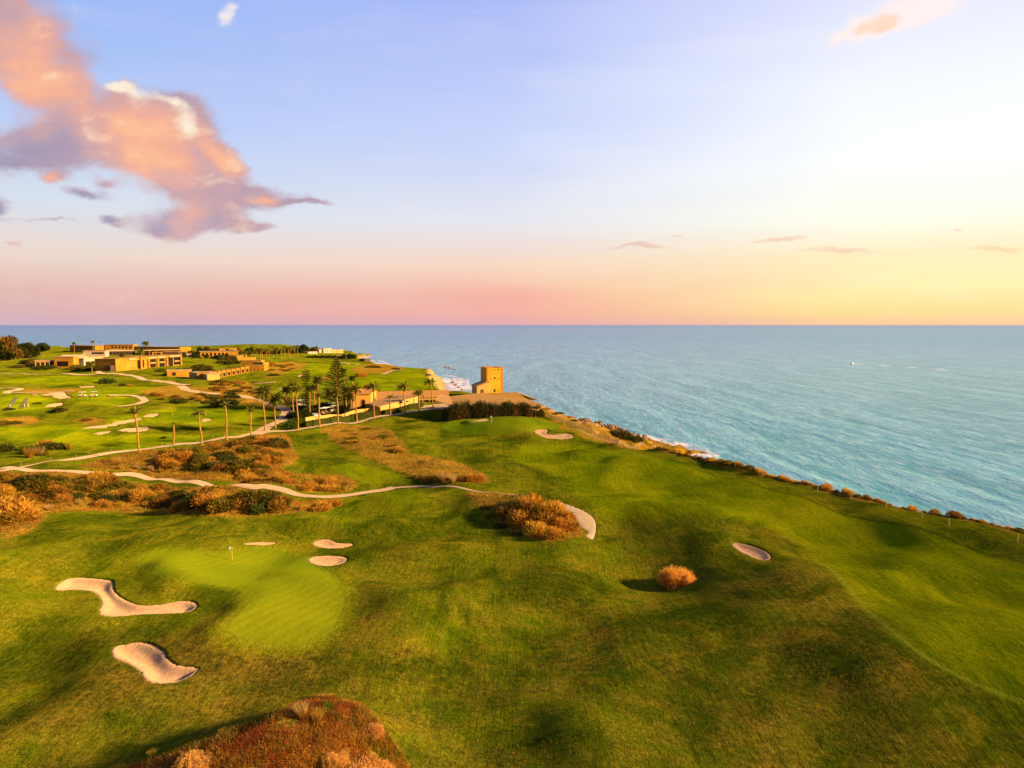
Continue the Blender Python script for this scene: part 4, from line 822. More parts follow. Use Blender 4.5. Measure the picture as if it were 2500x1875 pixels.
for px, py, w_, k, lab in [(735, 1748, 1.0, 'straw', 'tallest straw grass clump on the top left of the foreground dune'), (775, 1765, .8, 'goldgrass', 'golden grass clump right of the tallest one on the foreground dune'), (372, 1850, .6, 'goldgrass', 'thin grass clump left of the foreground dune'), (545, 1795, .5, 'goldgrass', 'slender weed clump on the left slope of the foreground dune'),
                    (72, 1118, 2.6, 'goldgrass', 'left of two spiky golden grass clumps in the rough at far left'), (95, 1112, 2.4, 'straw', 'right of two spiky golden grass clumps in the rough at far left'), (168, 1098, 1.8, 'goldgrass', 'golden grass clump right of the dark bush at far left'), (1080, 1176, 1.9, 'straw', 'pale plume grass clump standing in the strip right of the tee'), (1105, 1178, 1.8, 'straw', 'second plume grass clump from the left in the strip right of the tee')]:
    h = hit(px, py, ZT); place('grass_clump', TUFT[k][0], h[0], h[1], w_*1.2, dz=-.05, label=lab, cat='grass clump')

for poly, n, where in [([(60, 1225), (480, 1222), (560, 1240), (100, 1248)], 22, 'on the lower fringe of the thicket below the path'), ([(250, 1120), (420, 1130), (430, 1160), (280, 1150)], 14, 'on the dry ground left of the middle thicket'), ([(1060, 1160), (1120, 1158), (1130, 1178), (1060, 1178)], 5, 'in the straw strip right of the tee')]:
    for a_, b_ in rand_in(poly, n):
        h = hit(a_, b_, ZT); kd = rs.choice(['straw', 'goldgrass', 'goldgrass']); s_z = rs.uniform(.7, 1.5)
        place('grass_clump', TUFT[kd][1], h[0], h[1], s_z, dz=-.05, label='%s %s grass clump %s' % ('tall' if s_z > 1.1 else 'low', 'pale straw' if kd == 'straw' else 'golden', where), cat='grass clump', group='grass clumps '+where)

# ------------------------------------------------------------------ palms
def frond_set(rng, n, L, up0, up1, w, wind=(0, 0), curl=1.2, seg=7, leaf=.5):
    Vs = []
    for i in range(n):
        a = 2*math.pi*(i*0.382)+rng.uniform(-.2, .2); el = up0+(up1-up0)*(i/(n-1)); el += rng.uniform(-.1, .1); l = L*rng.uniform(.8, 1.1)
        p = np.zeros(3); pts = [p.copy()]; ang = el
        for k in range(seg):
            d = np.array([math.cos(a)*math.cos(ang)+wind[0]*(k+1)/seg, math.sin(a)*math.cos(ang)+wind[1]*(k+1)/seg, math.sin(ang)]); d /= np.linalg.norm(d)
            p = p+d*l/seg; pts.append(p.copy()); ang -= curl/seg
        pts = np.array(pts)
        mid = []; dirs = []; pos = []
        for k in range(seg):
            t = pts[k+1]-pts[k]; t /= np.linalg.norm(t); s = np.cross(t, [0, 0, 1]); s /= np.linalg.norm(s)+1e-6; u = np.cross(s, t)
            Vs.append(np.array([[pts[k]-s*.04, pts[k]+s*.04, pts[k+1]+s*.03, pts[k+1]-s*.03]]))
            f = (k+.5)/seg; ll = leaf*L*.42*math.sin(math.pi*min(1, .18+f*.85))+.05
            for q in (0.0, .5):
                b0 = pts[k]*(1-q)+pts[k+1]*q
                for sg in (-1, 1):
                    dd = s*sg*.8+t*.55-u*.35+rng.normal(size=3)*.1; dd /= np.linalg.norm(dd)
                    tp = b0+dd*ll; Vs.append(np.array([[b0-t*w, b0+t*w, tp+t*w*.4, tp-t*w*.4]]))
    return np.concatenate(Vs)
def palm_protos():
    pr = {}
    def mk(key, n, L, u0, u1, wind, curl, m='palm', fruit=False, skirt=0, leaf=.5, w=.14):
        rng = np.random.default_rng(abs(hash(key)) % 1000 if False else sum(map(ord, key)))
        crown = vmesh('crown', [frond_set(rng, n, L, u0, u1, w, wind, curl, leaf=leaf)], ML[m])
        fr = None
        if fruit:
            fr = vmesh('fruit_stalks', [frond_set(rng, 14, L*.36, -.2, -.9, .09, (0, 0), .8, seg=4, leaf=1.2)], ML['fruit'])
        if skirt: fr = vmesh('dead_fronds', [frond_set(rng, skirt, L*.55, -.5, -1.3, .09, (0, 0), .5, seg=4, leaf=.8)], ML['rust'])
        pr[key] = (crown, fr)
    mk('full', 46, 3.6, 1.35, -.35, (-.25, .1), 1.3, fruit=True)
    mk('wind', 34, 2.9, 1.4, .1, (-.75, .25), 1.3, leaf=.45)
    mk('windb', 30, 2.6, 1.45, .2, (-.6, .2), 1.3, leaf=.45)
    mk('upright', 13, 2.5, 1.45, .75, (-.12, 0), 1.0, leaf=.35)
    mk('small', 12, 1.7, 1.2, .3, (-.2, 0), 1.1, leaf=.4)
    mk('droop', 18, 2.4, 1.3, .45, (-.35, 0), 2.3, leaf=.4)
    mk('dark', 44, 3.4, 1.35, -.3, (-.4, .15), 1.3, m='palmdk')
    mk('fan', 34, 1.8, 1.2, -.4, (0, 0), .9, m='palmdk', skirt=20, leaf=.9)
    mk('stub', 4, .7, 1.4, 1.0, (0, 0), .5, leaf=.25)
    return pr
PALM = palm_protos()
TR = {}
def palm(kind, bx, by, top, label, group=None, lean=0, sc_=1.0, name='palm_tree', cr=1.12, tr=.26):
    h = hit(bx, by, ZT); d = math.hypot(h[0], h[1]); mpp = math.hypot(d, CAMZ-h[2])/F
    L = {'full': 1.9, 'wind': 1.8, 'windb': 1.8, 'upright': 2.2, 'small': 1.1, 'droop': 1.0, 'dark': 2.0, 'fan': 1.0, 'stub': .5}[kind]*cr*.85
    H = max(2.0, (by-top)*mpp*1.0-L)
    root = empty(name, (h[0], h[1], h[2]-.1), label=label, cat='palm tree', group=group)
    lx = lean*mpp
    b = MB(); n = 9; rr = random.Random(int(bx)); ph = rr.uniform(0, 6)
    pts = [(lx*(k/n)**1.3+.10*math.sin(k*.9+ph), .06*math.sin(k*.7), H*k/n) for k in range(n+1)]
    rad = [tr*(1.35-.35*min(1, k/1.5)) if k < 2 else tr*(1-.12*k/n)*(1.08 if k % 2 else 1) for k in range(n+1)]
    b.tube(pts, rad, 8)
    if kind in ('full', 'upright', 'droop', 'wind', 'windb', 'dark'):   # boot of old leaf bases below the crown
        b.tube([(pts[-1][0], pts[-1][1], H-.9*cr), (pts[-1][0], pts[-1][1], H-.2), (pts[-1][0], pts[-1][1], H+.25)], [tr*.9, tr*1.6, tr*.8], 8)
    b.obj('trunk', M_BARK, root)
    c, f = PALM[kind]; oc = link('crown', c, root); oc.location = (pts[-1][0], pts[-1][1], H); oc.scale = (cr,)*3; oc.rotation_euler = (0, 0, rr.uniform(-.3, .3))
    if f: o2 = link(f.name.split('.')[0], f, root); o2.location = (pts[-1][0], pts[-1][1], H-.15); o2.scale = (cr,)*3
    return root
ROW = 'palms in the row along the main path'
for a in [
 ('upright', 340, 1104, 1001, 'tall palm leftmost in the path row, with a sparse upright crown', -5),
 ('stub', 425, 1088, 1036, 'headless palm trunk, second from the left in the path row', 1),
 ('droop', 493, 1087, 1008, 'palm with a small mop of drooping fronds, third from the left', -5),
 ('small', 554, 1076, 985, 'thin palm with tiny crown, fourth from the left in the path row', 0),
 ('small', 613, 1067, 997, 'shortish palm with tiny crown, last before the road junction', 0),
 ('full', 647, 1055, 949, 'full crowned palm with orange fruit stalks, front one at the road junction', -2),
 ('full', 672, 1045, 962, 'full crowned palm with orange fruit stalks, rear one at the road junction', 0),
 ('windb', 728, 1050, 944, 'palm swept by wind where the garden wall begins', -2),
 ('upright', 780, 1043, 955, 'palm with few upright fronds in front of the large dark palm', 0),
 ('wind', 826, 1036, 950, 'windswept palm in front of the Norfolk pine, by the wall', -2),
 ('wind', 871, 1029, 941, 'windswept palm left of the arched window', -2),
 ('wind', 913, 1023, 935, 'windswept palm right of the arched window wall', 0),
 ('small', 953, 1016, 962, 'shortest palm of the row with a wispy crown, before the sloping roof', 0),
 ('wind', 989, 1011, 935, 'windswept palm before the small windows of the sloping wing', -2),
 ('windb', 1023, 1006, 951, 'medium palm at the right end of the sloping wing', 0),
 ('wind', 1058, 1000, 924, 'tallest windswept palm, last of the row by the entrance', -6)]:
    palm(a[0], a[1], a[2], a[3], a[4], ROW, lean=a[5], cr=1.5 if a[0] == 'small' else 1.38)
GRP = 'palms in the clubhouse garden'
for a in [
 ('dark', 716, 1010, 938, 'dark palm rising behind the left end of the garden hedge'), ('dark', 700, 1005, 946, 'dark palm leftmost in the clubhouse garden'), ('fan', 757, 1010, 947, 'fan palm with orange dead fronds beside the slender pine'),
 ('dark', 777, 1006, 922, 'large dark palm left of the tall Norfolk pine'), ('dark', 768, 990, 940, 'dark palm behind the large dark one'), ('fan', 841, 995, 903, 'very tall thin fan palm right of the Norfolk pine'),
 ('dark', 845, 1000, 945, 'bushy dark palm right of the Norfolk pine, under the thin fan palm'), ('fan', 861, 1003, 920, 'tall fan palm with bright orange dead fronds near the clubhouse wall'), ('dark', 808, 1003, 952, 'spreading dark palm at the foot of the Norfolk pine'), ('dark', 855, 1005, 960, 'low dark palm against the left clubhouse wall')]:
    palm(a[0], a[1], a[2], a[3], a[4], GRP, cr=1.0)
HP = 'palms around the hotel'
for i, (k, bx, by, tp, lab, cr) in enumerate([
 ('full', 225, 909, 887, 'lone palm at the path junction in front of the hotel', 1.0), ('full', 262, 905, 876, 'palm beside the left end of the main hotel block', 1.1), ('dark', 300, 898, 866, 'dark palm behind the left end of the main hotel block', 1.1),
 ('full', 182, 866, 840, 'palm before the rear left hotel block', .9), ('full', 228, 864, 836, 'tallest palm over the rear left hotel block', .9), ('small', 246, 866, 838, 'slender palm between the two rear hotel blocks', 1.2), ('full', 357, 866, 837, 'wide palm at the left end of the canopied hotel hall', 1.6), ('full', 346, 888, 858, 'palm before the canopied hotel hall', 1.2), ('dark', 335, 884, 850, 'dark palm left of the canopied hotel hall', 1.2), ('full', 320, 893, 872, 'low palm over the roof of the main hotel block', 1.1)]):
    palm(k, bx, by, tp, lab, HP, cr=cr, tr=.3)
rp = random.Random(3)
for i in range(16):
    px = 600+i*8.5+rp.uniform(-3, 3); by = 880-i*.8+rp.uniform(-2, 3); palm('full', px, by, by-rp.uniform(20, 26), 'small far palm in the avenue right of the hotel terraces', 'far palms right of the hotel terraces', cr=1.0, tr=.35)

# ------------------------------------------------------------------ Norfolk pines
def norfolk(bx, by, top, wide, label, tiers=22, g=1.0):
    h = hit(bx, by, ZT); mpp = math.hypot(h[0], h[1], 36)/F; H = (by-top)*mpp; W_ = wide*mpp/2
    root = empty('norfolk_pine', (h[0], h[1], h[2]), label=label, cat='pine tree')
    MB().tube([(0, 0, H*k/8) for k in range(9)], [.32*(1-k/8.3) for k in range(9)], 8).obj('trunk', M_BARK, root)
    rng = np.random.default_rng(int(bx)); Vs = []
    for t in range(tiers):
        f = t/(tiers-1); z = H*(.16+.82*f); r = W_*(1-f)**g*(1 if f > .12 else .8)*rng.uniform(.85, 1.1)+.25
        nb = 7
        for j in range(nb):
            a = 2*math.pi*(j/nb)+t*.4+rng.uniform(-.15, .15); up = rng.uniform(.05, .3)
            k = 16; q = np.linspace(.08, 1, k); x = q*r; zz = z+x*up-.0*x+.25*q*q*r*.3
            B = np.stack([np.cos(a)*x, np.sin(a)*x, zz], -1); T = np.array([math.cos(a), math.sin(a), up])
            Vs.append(blades(B[:1], T[None], [r], [.10], rng))
            for s in range(4 if tiers > 18 else 2):
                D = rng.normal(size=(k, 3))*.55+T+np.array([0, 0, .25]); D /= np.linalg.norm(D, axis=1)[:, None]
                Vs.append(blades(B, D, np.full(k, min(.75, r*.35+.15)), np.full(k, .13), rng))
    link('crown', vmesh('crown', Vs, ML['pine']), root)
norfolk(823, 1000, 874, 88, 'tall tiered Norfolk pine rising above the garden palms', 19, .95)
norfolk(748, 1002, 905, 22, 'slender columnar Norfolk pine on the left of the garden', 15, .2)

# ------------------------------------------------------------------ broad trees
def tree_mesh(m, seed, n=1500, r=(1, 1, .8), leaf=.16):
    rng = np.random.default_rng(seed); Vs = []
    L = [(np.array([math.cos(a)*q, math.sin(a)*q, z]), s) for a, q, z, s in zip(rng.uniform(0, 6.28, 11), rng.uniform(0, .62, 11), rng.uniform(.35, 1.15, 11), rng.uniform(.28, .5, 11))]
    for c, s in L:
        d = sphere_pts(n//11, rng, -.8); P = (c+d*s*rng.uniform(.6, 1.05, (len(d), 1)))*np.array(r); D = d+rng.normal(size=d.shape)*.7; D /= np.linalg.norm(D, axis=1)[:, None]
        Vs.append(blades(P, D, leaf*rng.uniform(.6, 1.3, len(d)), np.full(len(d), leaf*.75), rng, taper=.6))
    return vmesh('crown', Vs, m)
TREES = {k: [tree_mesh(ML[k], 200+i*5+j) for j in range(2)] for i, k in enumerate(('tree', 'amber', 'green', 'oleander'))}
TRK = MB().tube([(0, 0, 0), (.02, 0, .3), (0, .02, .6)], [.07, .055, .04], 6); TRK.tube([(.0, 0, .3), (.25, .1, .7)], [.04, .02], 5); TRK.tube([(.0, 0, .35), (-.22, .1, .75)], [.04, .02], 5); TRK.tube([(0, 0, .35), (.02, -.22, .75)], [.04, .02], 5)
TRK = TRK.mesh('trunk', M_BARK2)
def tree(k, bx, by, wpx, hpx, label, group, name='broad_tree', h=None, cat='tree'):
    h = hit(bx, by, ZT) if h is None else h; mpp = math.hypot(h[0], h[1], 36)/F
    root = empty(name, (h[0], h[1], h[2]-.2), rs.uniform(0, 6.28), label=label, cat=cat, group=group); root.scale = (wpx*mpp/1.75, wpx*mpp/1.75, hpx*mpp/1.3)
    link('crown', rs.choice(TREES[k]), root); link('trunk', TRK, root)
for i, (px, by, w_, hh, k) in enumerate([(6, 878, 50, 50, 'amber'), (-20, 880, 44, 50, 'tree'), (30, 876, 30, 28, 'tree'), (47, 862, 16, 20, 'tree'), (58, 874, 34, 30, 'tree'), (74, 874, 30, 32, 'tree'), (86, 872, 16, 16, 'tree'), (44, 877, 26, 24, 'amber'), (16, 880, 30, 22, 'tree'), (104, 858, 30, 18, 'tree'), (80, 858, 26, 12, 'amber'), (66, 868, 20, 18, 'amber')]):
    tree(k, px, by, w_, hh, ['large amber tree cut by the left picture edge', 'dark tree at the left picture edge behind the amber one', 'squat dark tree right of the big amber tree', 'small tree top standing alone above the grove at far left', 'broad dark tree in the middle of the left grove', 'broad dark tree right of the middle of the left grove', 'small dark tree at the lower right end of the left grove', 'golden brown tree low in the left grove', 'low dark tree below the big amber tree', 'round dark tree alone right of the left grove on the shore', 'flat brown tree on the shore line above the left grove', 'brown tree between the broad dark ones of the left grove'][i], 'trees of the grove at far left')
for i in range(46):
    px = 448+i*7.2+rp.uniform(-3, 3); by = 862+rp.uniform(-2, 6)-(i/46)*4
    tree(rp.choice(['tree', 'tree', 'amber']), px, by, rp.uniform(11, 18), rp.uniform(8, 14), 'small dark tree in the belt between the hotel and the beach houses', 'trees of the far belt')
for i, (px, by, w_, hh) in enumerate([(727, 861, 18, 17), (741, 860, 22, 19), (764, 859, 14, 12), (840, 876, 14, 12), (855, 877, 20, 14), (865, 876, 12, 10)]):
    tree('tree', px, by, w_, hh, 'dark tree crown %s' % ['left of the tallest ones near the far beach houses', 'tallest near the far beach houses', 'immediately left of the white beach houses', 'left of the beach hut by the far shore', 'largest beside the beach hut by the far shore', 'right of the largest one beside the beach hut'][i], 'dark trees by the far beach')
for i in range(14):
    px = 752+i*5; tree('tree', px+rp.uniform(-2, 2), 874+rp.uniform(-1, 1), 12, 6, 'low dark shrub in the long hedge line before the far beach houses', 'hedge line before the beach houses', name='shrub', cat='shrub')
for i in range(26):
    px = rp.uniform(400, 600); tree(rp.choice(['tree', 'green']), px, 866+(px-400)*.06+rp.uniform(-2, 4), rp.uniform(8, 14), rp.uniform(6, 11), 'small tree among the rear hotel buildings', 'small trees among the rear hotel buildings')
# tall dark shrubs before the clubhouse roof
SH = [(1098, 1012, 36, 40), (1118, 1014, 40, 46), (1140, 1015, 42, 46), (1160, 1016, 40, 45), (1182, 1016, 42, 46), (1204, 1016, 40, 44), (1224, 1017, 40, 42), (1246, 1017, 44, 42), (1268, 1018, 38, 36), (1290, 1020, 38, 34), (1308, 1022, 34, 30), (1318, 1022, 26, 24), (1110, 1006, 40, 40), (1170, 1008, 44, 42), (1234, 1010, 40, 36), (1092, 1006, 30, 34), (1280, 1012, 34, 28)]
OL = [bush_mesh('tall_shrub_foliage', ML['oleander'], 300+j, 5200, r=(1, 1, 1.15), leaf=.09, w=.045, lobes=10, spread=.5) for j in range(3)]
for i, (px, by, w_, hh) in enumerate(SH):
    h = hit(1200, 1020, ZT); D0 = 262+(8 if i > 11 else 0)+(px-1080)*.05; r = ray(px, 1000); x = r[0]/r[1]*D0; mpp = math.hypot(x, D0, 36)/F
    o = place('tall_shrub', OL[i % 3], x, D0, w_*mpp/2*1.05, sz=hh/w_*1.95, dz=-.3, label=('leftmost ' if i == 0 else 'rightmost ' if i == 11 else ['', '2nd ', '3rd ', '4th ', '5th ', '6th ', '7th ', '8th ', '9th ', '10th ', '11th '][i] if i < 11 else '')+('tall dark shrub of the front row below the tower, counted from the left' if i < 12 else 'tall dark shrub half hidden in the rear row below the tower, '+['left', 'centre', 'right of centre', 'far left', 'far right'][i-12]), cat='shrub', group='tall shrubs below the tower')
# garden shrubs
for i, (k, px, py, w_, sz) in enumerate([('green', 722, 1040, 44, 1.1), ('green', 738, 1022, 46, 1.1), ('dark', 716, 1018, 36, 1.1), ('green', 750, 1008, 34, 1.0), ('dark', 765, 1006, 40, 1.0), ('green', 790, 1006, 34, 1.0), ('green', 806, 1003, 30, 1.0), ('green', 838, 1005, 34, 1.1), ('dark', 856, 1008, 34, .9), ('dark', 700, 985, 44, .6), ('green', 715, 1048, 34, 1.2), ('dark', 822, 1008, 26, .8), ('green', 870, 1010, 24, .8), ('green', 890, 1006, 22, .8), ('green', 905, 1003, 20, .8), ('dark', 880, 1003, 30, .9), ('dark', 735, 1000, 40, .9), ('dark', 790, 996, 50, .8), ('olive', 690, 975, 50, .5)]):
    bush(k, px, py, w_, ['bright green shrub beside the hedge corner at the path', 'large bright green shrub at the left end of the garden wall', 'dark shrub at the far left of the garden by the road', 'green shrub at the foot of the slender pine', 'dark shrub behind the parked white car', 'green shrub left of the parked golf carts', 'rounded green shrub above the golf carts', 'round green shrub at the foot of the tall fan palms', 'dark shrub beside the left clubhouse wall', 'low dark shrub mass beside the road behind the garden', 'green shrub lowest at the hedge corner by the path', 'dark shrub under the Norfolk pine', 'small green shrub on the wall left of the arched window', 'small green shrub on the wall under the arched window', 'small green shrub on the wall by the sloping roof', 'dark shrub in front of the arched window wall', 'dark shrub left behind the fan palm', 'wide dark shrub under the large dark palm', 'flat olive shrub along the road behind the garden'][i], 'shrubs of the clubhouse garden', sz=sz, cat='shrub', name='garden_shrub')

# ------------------------------------------------------------------ hedges and garden wall
def path_strip(name, pts, wdt, hgt, m, label, cat, leafy=0, dy=0, group=None):
    P = [hit(a, b, ZT) for a, b in pts]; o0 = P[0].copy(); o0[1] += dy; b = MB(); n = 14
    X = []; 
    for i in range(len(P)-1):
        for k in range(n): X.append(P[i]*(1-k/n)+P[i+1]*k/n)
    X.append(P[-1]); X = np.array(X); X[:, 1] += dy; T = np.gradient(X[:, :2], axis=0); T /= np.linalg.norm(T, axis=1)[:, None]; Nn = np.stack([-T[:, 1], T[:, 0]], -1)
    V = []; 
    for i, p in enumerate(X):
        z = G(p[0], p[1]); 
        for f, zz in ((-.5, -.4), (-.5, hgt), (.5, hgt), (.5, -.4)): V.append((p[0]+Nn[i, 0]*f*wdt-o0[0], p[1]+Nn[i, 1]*f*wdt-o0[1], z+zz-o0[2]))
    F_ = [(4*i+j, 4*i+(j+1) % 4, 4*i+4+(j+1) % 4, 4*i+4+j) for i in range(len(X)-1) for j in range(4)]+[(0, 1, 2, 3), tuple(4*(len(X)-1)+j for j in (3, 2, 1, 0))]
    if leafy:
        rng = np.random.default_rng(len(pts)); L = len(X)-1; i = rng.integers(0, L, leafy); t = rng.uniform(0, 1, leafy); c = X[i]*(1-t[:, None])+X[i+1]*t[:, None]
        side = rng.uniform(-.5, .5, leafy); hz = rng.uniform(0, 1, leafy); top = rng.uniform(0, 1, leafy) < .35
        hz = np.where(top, 1, hz); side = np.where(top, side, np.sign(side)*.5)
        gz = samp(ZT, c[:, 0], c[:, 1]); Q = np.stack([c[:, 0]+Nn[i, 0]*side*wdt, c[:, 1]+Nn[i, 1]*side*wdt, gz+hz*hgt], -1)-o0
        D = rng.normal(size=(leafy, 3)); D[:, :2] += Nn[i]*np.sign(side)[:, None]; D[:, 2] += .8*top; D /= np.linalg.norm(D, axis=1)[:, None]
        bl = blades(Q, D, rng.uniform(.12, .34, leafy), np.full(leafy, .13), rng).reshape(-1, 3)
        k0 = len(V); V = np.concatenate([np.array(V), bl]); F_ = F_+[tuple(r) for r in (np.arange(leafy*4).reshape(-1, 4)+k0).tolist()]
        V = [tuple(v) for v in V]
    me = bpy.data.meshes.new(name); me.from_pydata([tuple(map(float, v)) for v in V], [], F_); me.materials.append(m); me.update()
    return tag(link(name, me, loc=o0), label, cat, group)
path_strip('hedge', [(745, 1045), (800, 1036), (860, 1026), (920, 1016)], 1.2, 2.2, ML['hedge'], 'long clipped hedge below the garden wall, beside the path', 'hedge', 9000)
path_strip('hedge', [(935, 1013), (985, 1003), (1030, 993)], 1.6, 1.7, ML['hedge'], 'dark clipped hedge in front of the sloping roofed wing', 'hedge', 5500)
path_strip('garden_wall', [(742, 1039), (800, 1030), (860, 1020), (921, 1009)], 0.5, 2.65, M_CREAM, 'long pale plastered garden wall behind the hedge by the path', 'garden wall', dy=1.5)

# ------------------------------------------------------------------ buildings
def wall_box(b, x0, x1, y0, y1, z0, z1, ops=(), axis='x'):
    """wall slab along x (front at y0) or along y (front at x0) with rectangular openings (a0,a1,z0,z1)"""
    A0, A1 = (x0, x1) if axis == 'x' else (y0, y1)
    xs = sorted({A0, A1, *[o[0] for o in ops], *[o[1] for o in ops]}); zs = sorted({z0, z1, *[o[2] for o in ops], *[o[3] for o in ops]})
    for i in range(len(xs)-1):
        run = None
        for k in range(len(zs)-1):
            cx = (xs[i]+xs[i+1])/2; cz = (zs[k]+zs[k+1])/2; hole = any(o[0] < cx < o[1] and o[2] < cz < o[3] for o in ops)
            if hole:
                if run is not None: _e(b, axis, xs[i], xs[i+1], x0, x1, y0, y1, run, zs[k]); run = None
            elif run is None: run = zs[k]
        if run is not None: _e(b, axis, xs[i], xs[i+1], x0, x1, y0, y1, run, z1)
def _e(b, axis, a, c, x0, x1, y0, y1, z0, z1):
    if axis == 'x': b.box(a, c, y0, y1, z0, z1)
    else: b.box(x0, x1, a, c, z0, z1)
def frame(pl, pr, z=None):
    """root at the front-left ground corner, x along the front to pr"""
    a = hit(*pl, ZT); b = hit(*pr, ZT); L = math.hypot(*(b-a)[:2]); rz = math.atan2(b[1]-a[1], b[0]-a[0]); return a, rz, L, math.hypot(a[0], a[1], 36)/F
def windows(root, ops, y, m=None, depth=.25, bars=True, axis='x', x=0, frame_m=None):
    for a0, a1, z0, z1 in ops:
        w = MB()
        if axis == 'x': w.box(a0+.004, a1-.004, y+depth, y+depth+.08, z0+.004, z1-.004)
        else: w.box(x-depth-.08, x-depth, a0+.004, a1-.004, z0+.004, z1-.004)
        o = w.obj('window', M_DARK, root)
        if bars and axis == 'x' and a1-a0 > .7:
            f = MB(); c = (a0+a1)/2; f.box(c-.05, c+.05, y+depth-.04, y+depth-.003, z0+.01, z1-.01); f.obj('frame', frame_m or M_DARKWOOD, o)
BAY = .25
def house(name, label, pl, pr, hpx, depth, wm, rm, ops=None, cols=0, over=.5, cat='building', group=None, sill=-1.5, side_ops=None, parapet=0, H=None, adj=0):
    a, rz, L, mpp = frame(pl, pr); H = H or hpx*mpp
    root = empty(name, tuple(a), rz, label=label, cat=cat, group=group)
    ops = ops if ops is not None else []
    O = [(L*u0, L*u1, H*v0, H*v1) for u0, u1, v0, v1 in ops]
    S = [(depth*u0, depth*u1, H*v0, H*v1) for u0, u1, v0, v1 in (side_ops or [])]
    b = MB(); t = .35
    wall_box(b, 0, L, 0, t, sill, H, O); wall_box(b, 0, t, t, depth, sill, H, [], 'y'); wall_box(b, L-t, L, t, depth, sill, H, S, 'y'); b.box(t, L-t, depth-t, depth, sill, H)
    b.obj('walls', wm, root); windows(root, O, 0)
    windows(root, S, 0, axis='y', x=L)
    r = MB().box(-over, L+over, -over-adj, depth+over, H+.003, H+.003+.35)
    if parapet:
        r.box(-over, L+over, -over-adj, -over-adj+.3, H+.353, H+.353+parapet); r.box(-over, L+over, depth+over-.3, depth+over, H+.353, H+.353+parapet)
    r.obj('roof', rm, root)
    if cols:
        for k in range(cols):
            x = L*(k+.5)/cols; MB().box(x-.2, x+.2, -over-adj+.15, -over-adj+.55, sill, H).obj('column', wm, root)
    return root, L, H, mpp
row = lambda n, v0, v1, w=.55, a=.03, b=.97: [(a+(b-a)*(i+(1-w)/2)/n, a+(b-a)*(i+(1+w)/2)/n, v0, v1) for i in range(n)]
HG = 'hotel buildings beyond the course'
house('hotel_block', 'rear left ochre hotel block with a band of small windows', (171, 859), (232, 859), 13, 14, M_HOTEL, M_GREENROOF, row(6, .45, .8, .6, .15, .85), group=HG)
house('hotel_block', 'rear middle ochre hotel block against the sea', (256, 856), (325, 855), 12, 14, M_HOTEL, M_GREENROOF, row(6, .4, .75, .6, .2, .95), group=HG)
house('hotel_block', 'long low hotel wing with white fascia and dark glazing', (266, 868), (330, 866), 9, 12, M_DARKWOOD, M_PINKW, row(8, .2, .8, .7), parapet=.9, group=HG)
house('hotel_block', 'pale pink two step hotel block left of the long low wing', (203, 873), (257, 872), 14, 14, M_PINKW, M_HOTEL, row(1, .5, .78, .9, .35, .98), group=HG)
house('hotel_block', 'stepped pale terrace block in the centre of the left hotel cluster', (205, 893), (256, 889), 14, 16, M_PINKW, M_ROOFC, row(3, .1, .6, .75, .05, .8), parapet=.8, group=HG)
house('hotel_block', 'flat pale roofs between the colonnade wing and the terrace block', (150, 888), (206, 886), 14, 20, M_ROOFC, M_PINKW, [], parapet=.8, group=HG)
house('hotel_block', 'ochre corner block with dark opening in the left hotel cluster', (133, 898), (180, 896), 22, 10, M_HOTEL, M_ROOFC, [(.12, .72, .12, .6)], group=HG)
house('hotel_block', 'low leftmost hotel wing with dark bays between pale piers', (86, 898), (134, 897), 14, 9, M_CREAM, M_ROOFC, row(4, .05, .8, .78), over=.8, group=HG)
house('hotel_block', 'rear ochre roof rising behind the canopied hall', (338, 866), (440, 866), 17, 16, M_HOTEL, M_GREENROOF, row(5, .5, .75, .4, .1, .9), group=HG)
r_, L_, H_, mp = house('hotel_hall', 'upper hotel hall under a long white canopy', (372, 884), (442, 879), 24, 14, M_HOTEL, M_HOTEL, [(.05, .3, .62, .85), (.78, .95, .55, .8)], group=HG)
c = MB().box(-9, L_+1.5, -4, 3, H_+.7, H_+1.3); c.obj('canopy', M_ROOFC, r_)
for x in (-8, -3, 2.5, L_*.5, L_): MB().box(x-.2, x+.2, -3.4, -3.0, -1, H_+.69).obj('column', M_HOTEL, r_)
r_, L_, H_, mp = house('hotel_block', 'long main hotel block with dark bays and ochre piers facing the course', (283, 906), (443, 892), 25, 18, M_HOTEL, M_HOTEL, [(.30, .345, .02, .8), (.36, .40, .1, .8), (.48, .58, .02, .8), (.62, .72, .02, .8), (.78, .86, .02, .85), (.87, .97, .08, .85)], sill=-3, over=.15, group=HG)
for u0, u1 in ((.17, .27), (.42, .60), (.61, .76), (.79, .98)): MB().box(L_*u0, L_*u1, -.9, -.16, H_*.86, H_*1.0).obj('balcony_slab', M_ROOFC, r_)
for u in (.345, .46, .60, .745, .98): MB().box(L_*u-1.0, L_*u+1.0, -1.2, -.003, -3, H_*1.06).obj('pier', M_HOTEL, r_)
for u0, u1 in ((.49, .57), (.63, .71), (.88, .96)): MB().box(L_*u0, L_*u1, -.45, -.05, H_*.40, H_*.50).obj('balcony_slab', M_CREAM, r_)
MB().box(-4.5, -.003, 1, 6, -2, H_*.5).obj('annex', M_DARKWOOD, r_)
house('hotel_block', 'dark gabled end block at the right of the main hotel block', (437, 888), (446, 886), 26, 14, M_DARKWOOD, M_HOTEL, [], over=.2, group=HG)
house('hotel_block', 'small pinkish pavilion right of the canopied hall', (443, 872), (467, 871), 7, 8, M_PINKW, M_ROOFC, row(3, .2, .7), group=HG)
house('hotel_block', 'low long pavilion with pale roof edge above the villas', (489, 872), (582, 872), 12, 12, M_HOTEL, M_ROOFC, row(7, .1, .75, .6, .02, .75), over=1, group=HG)
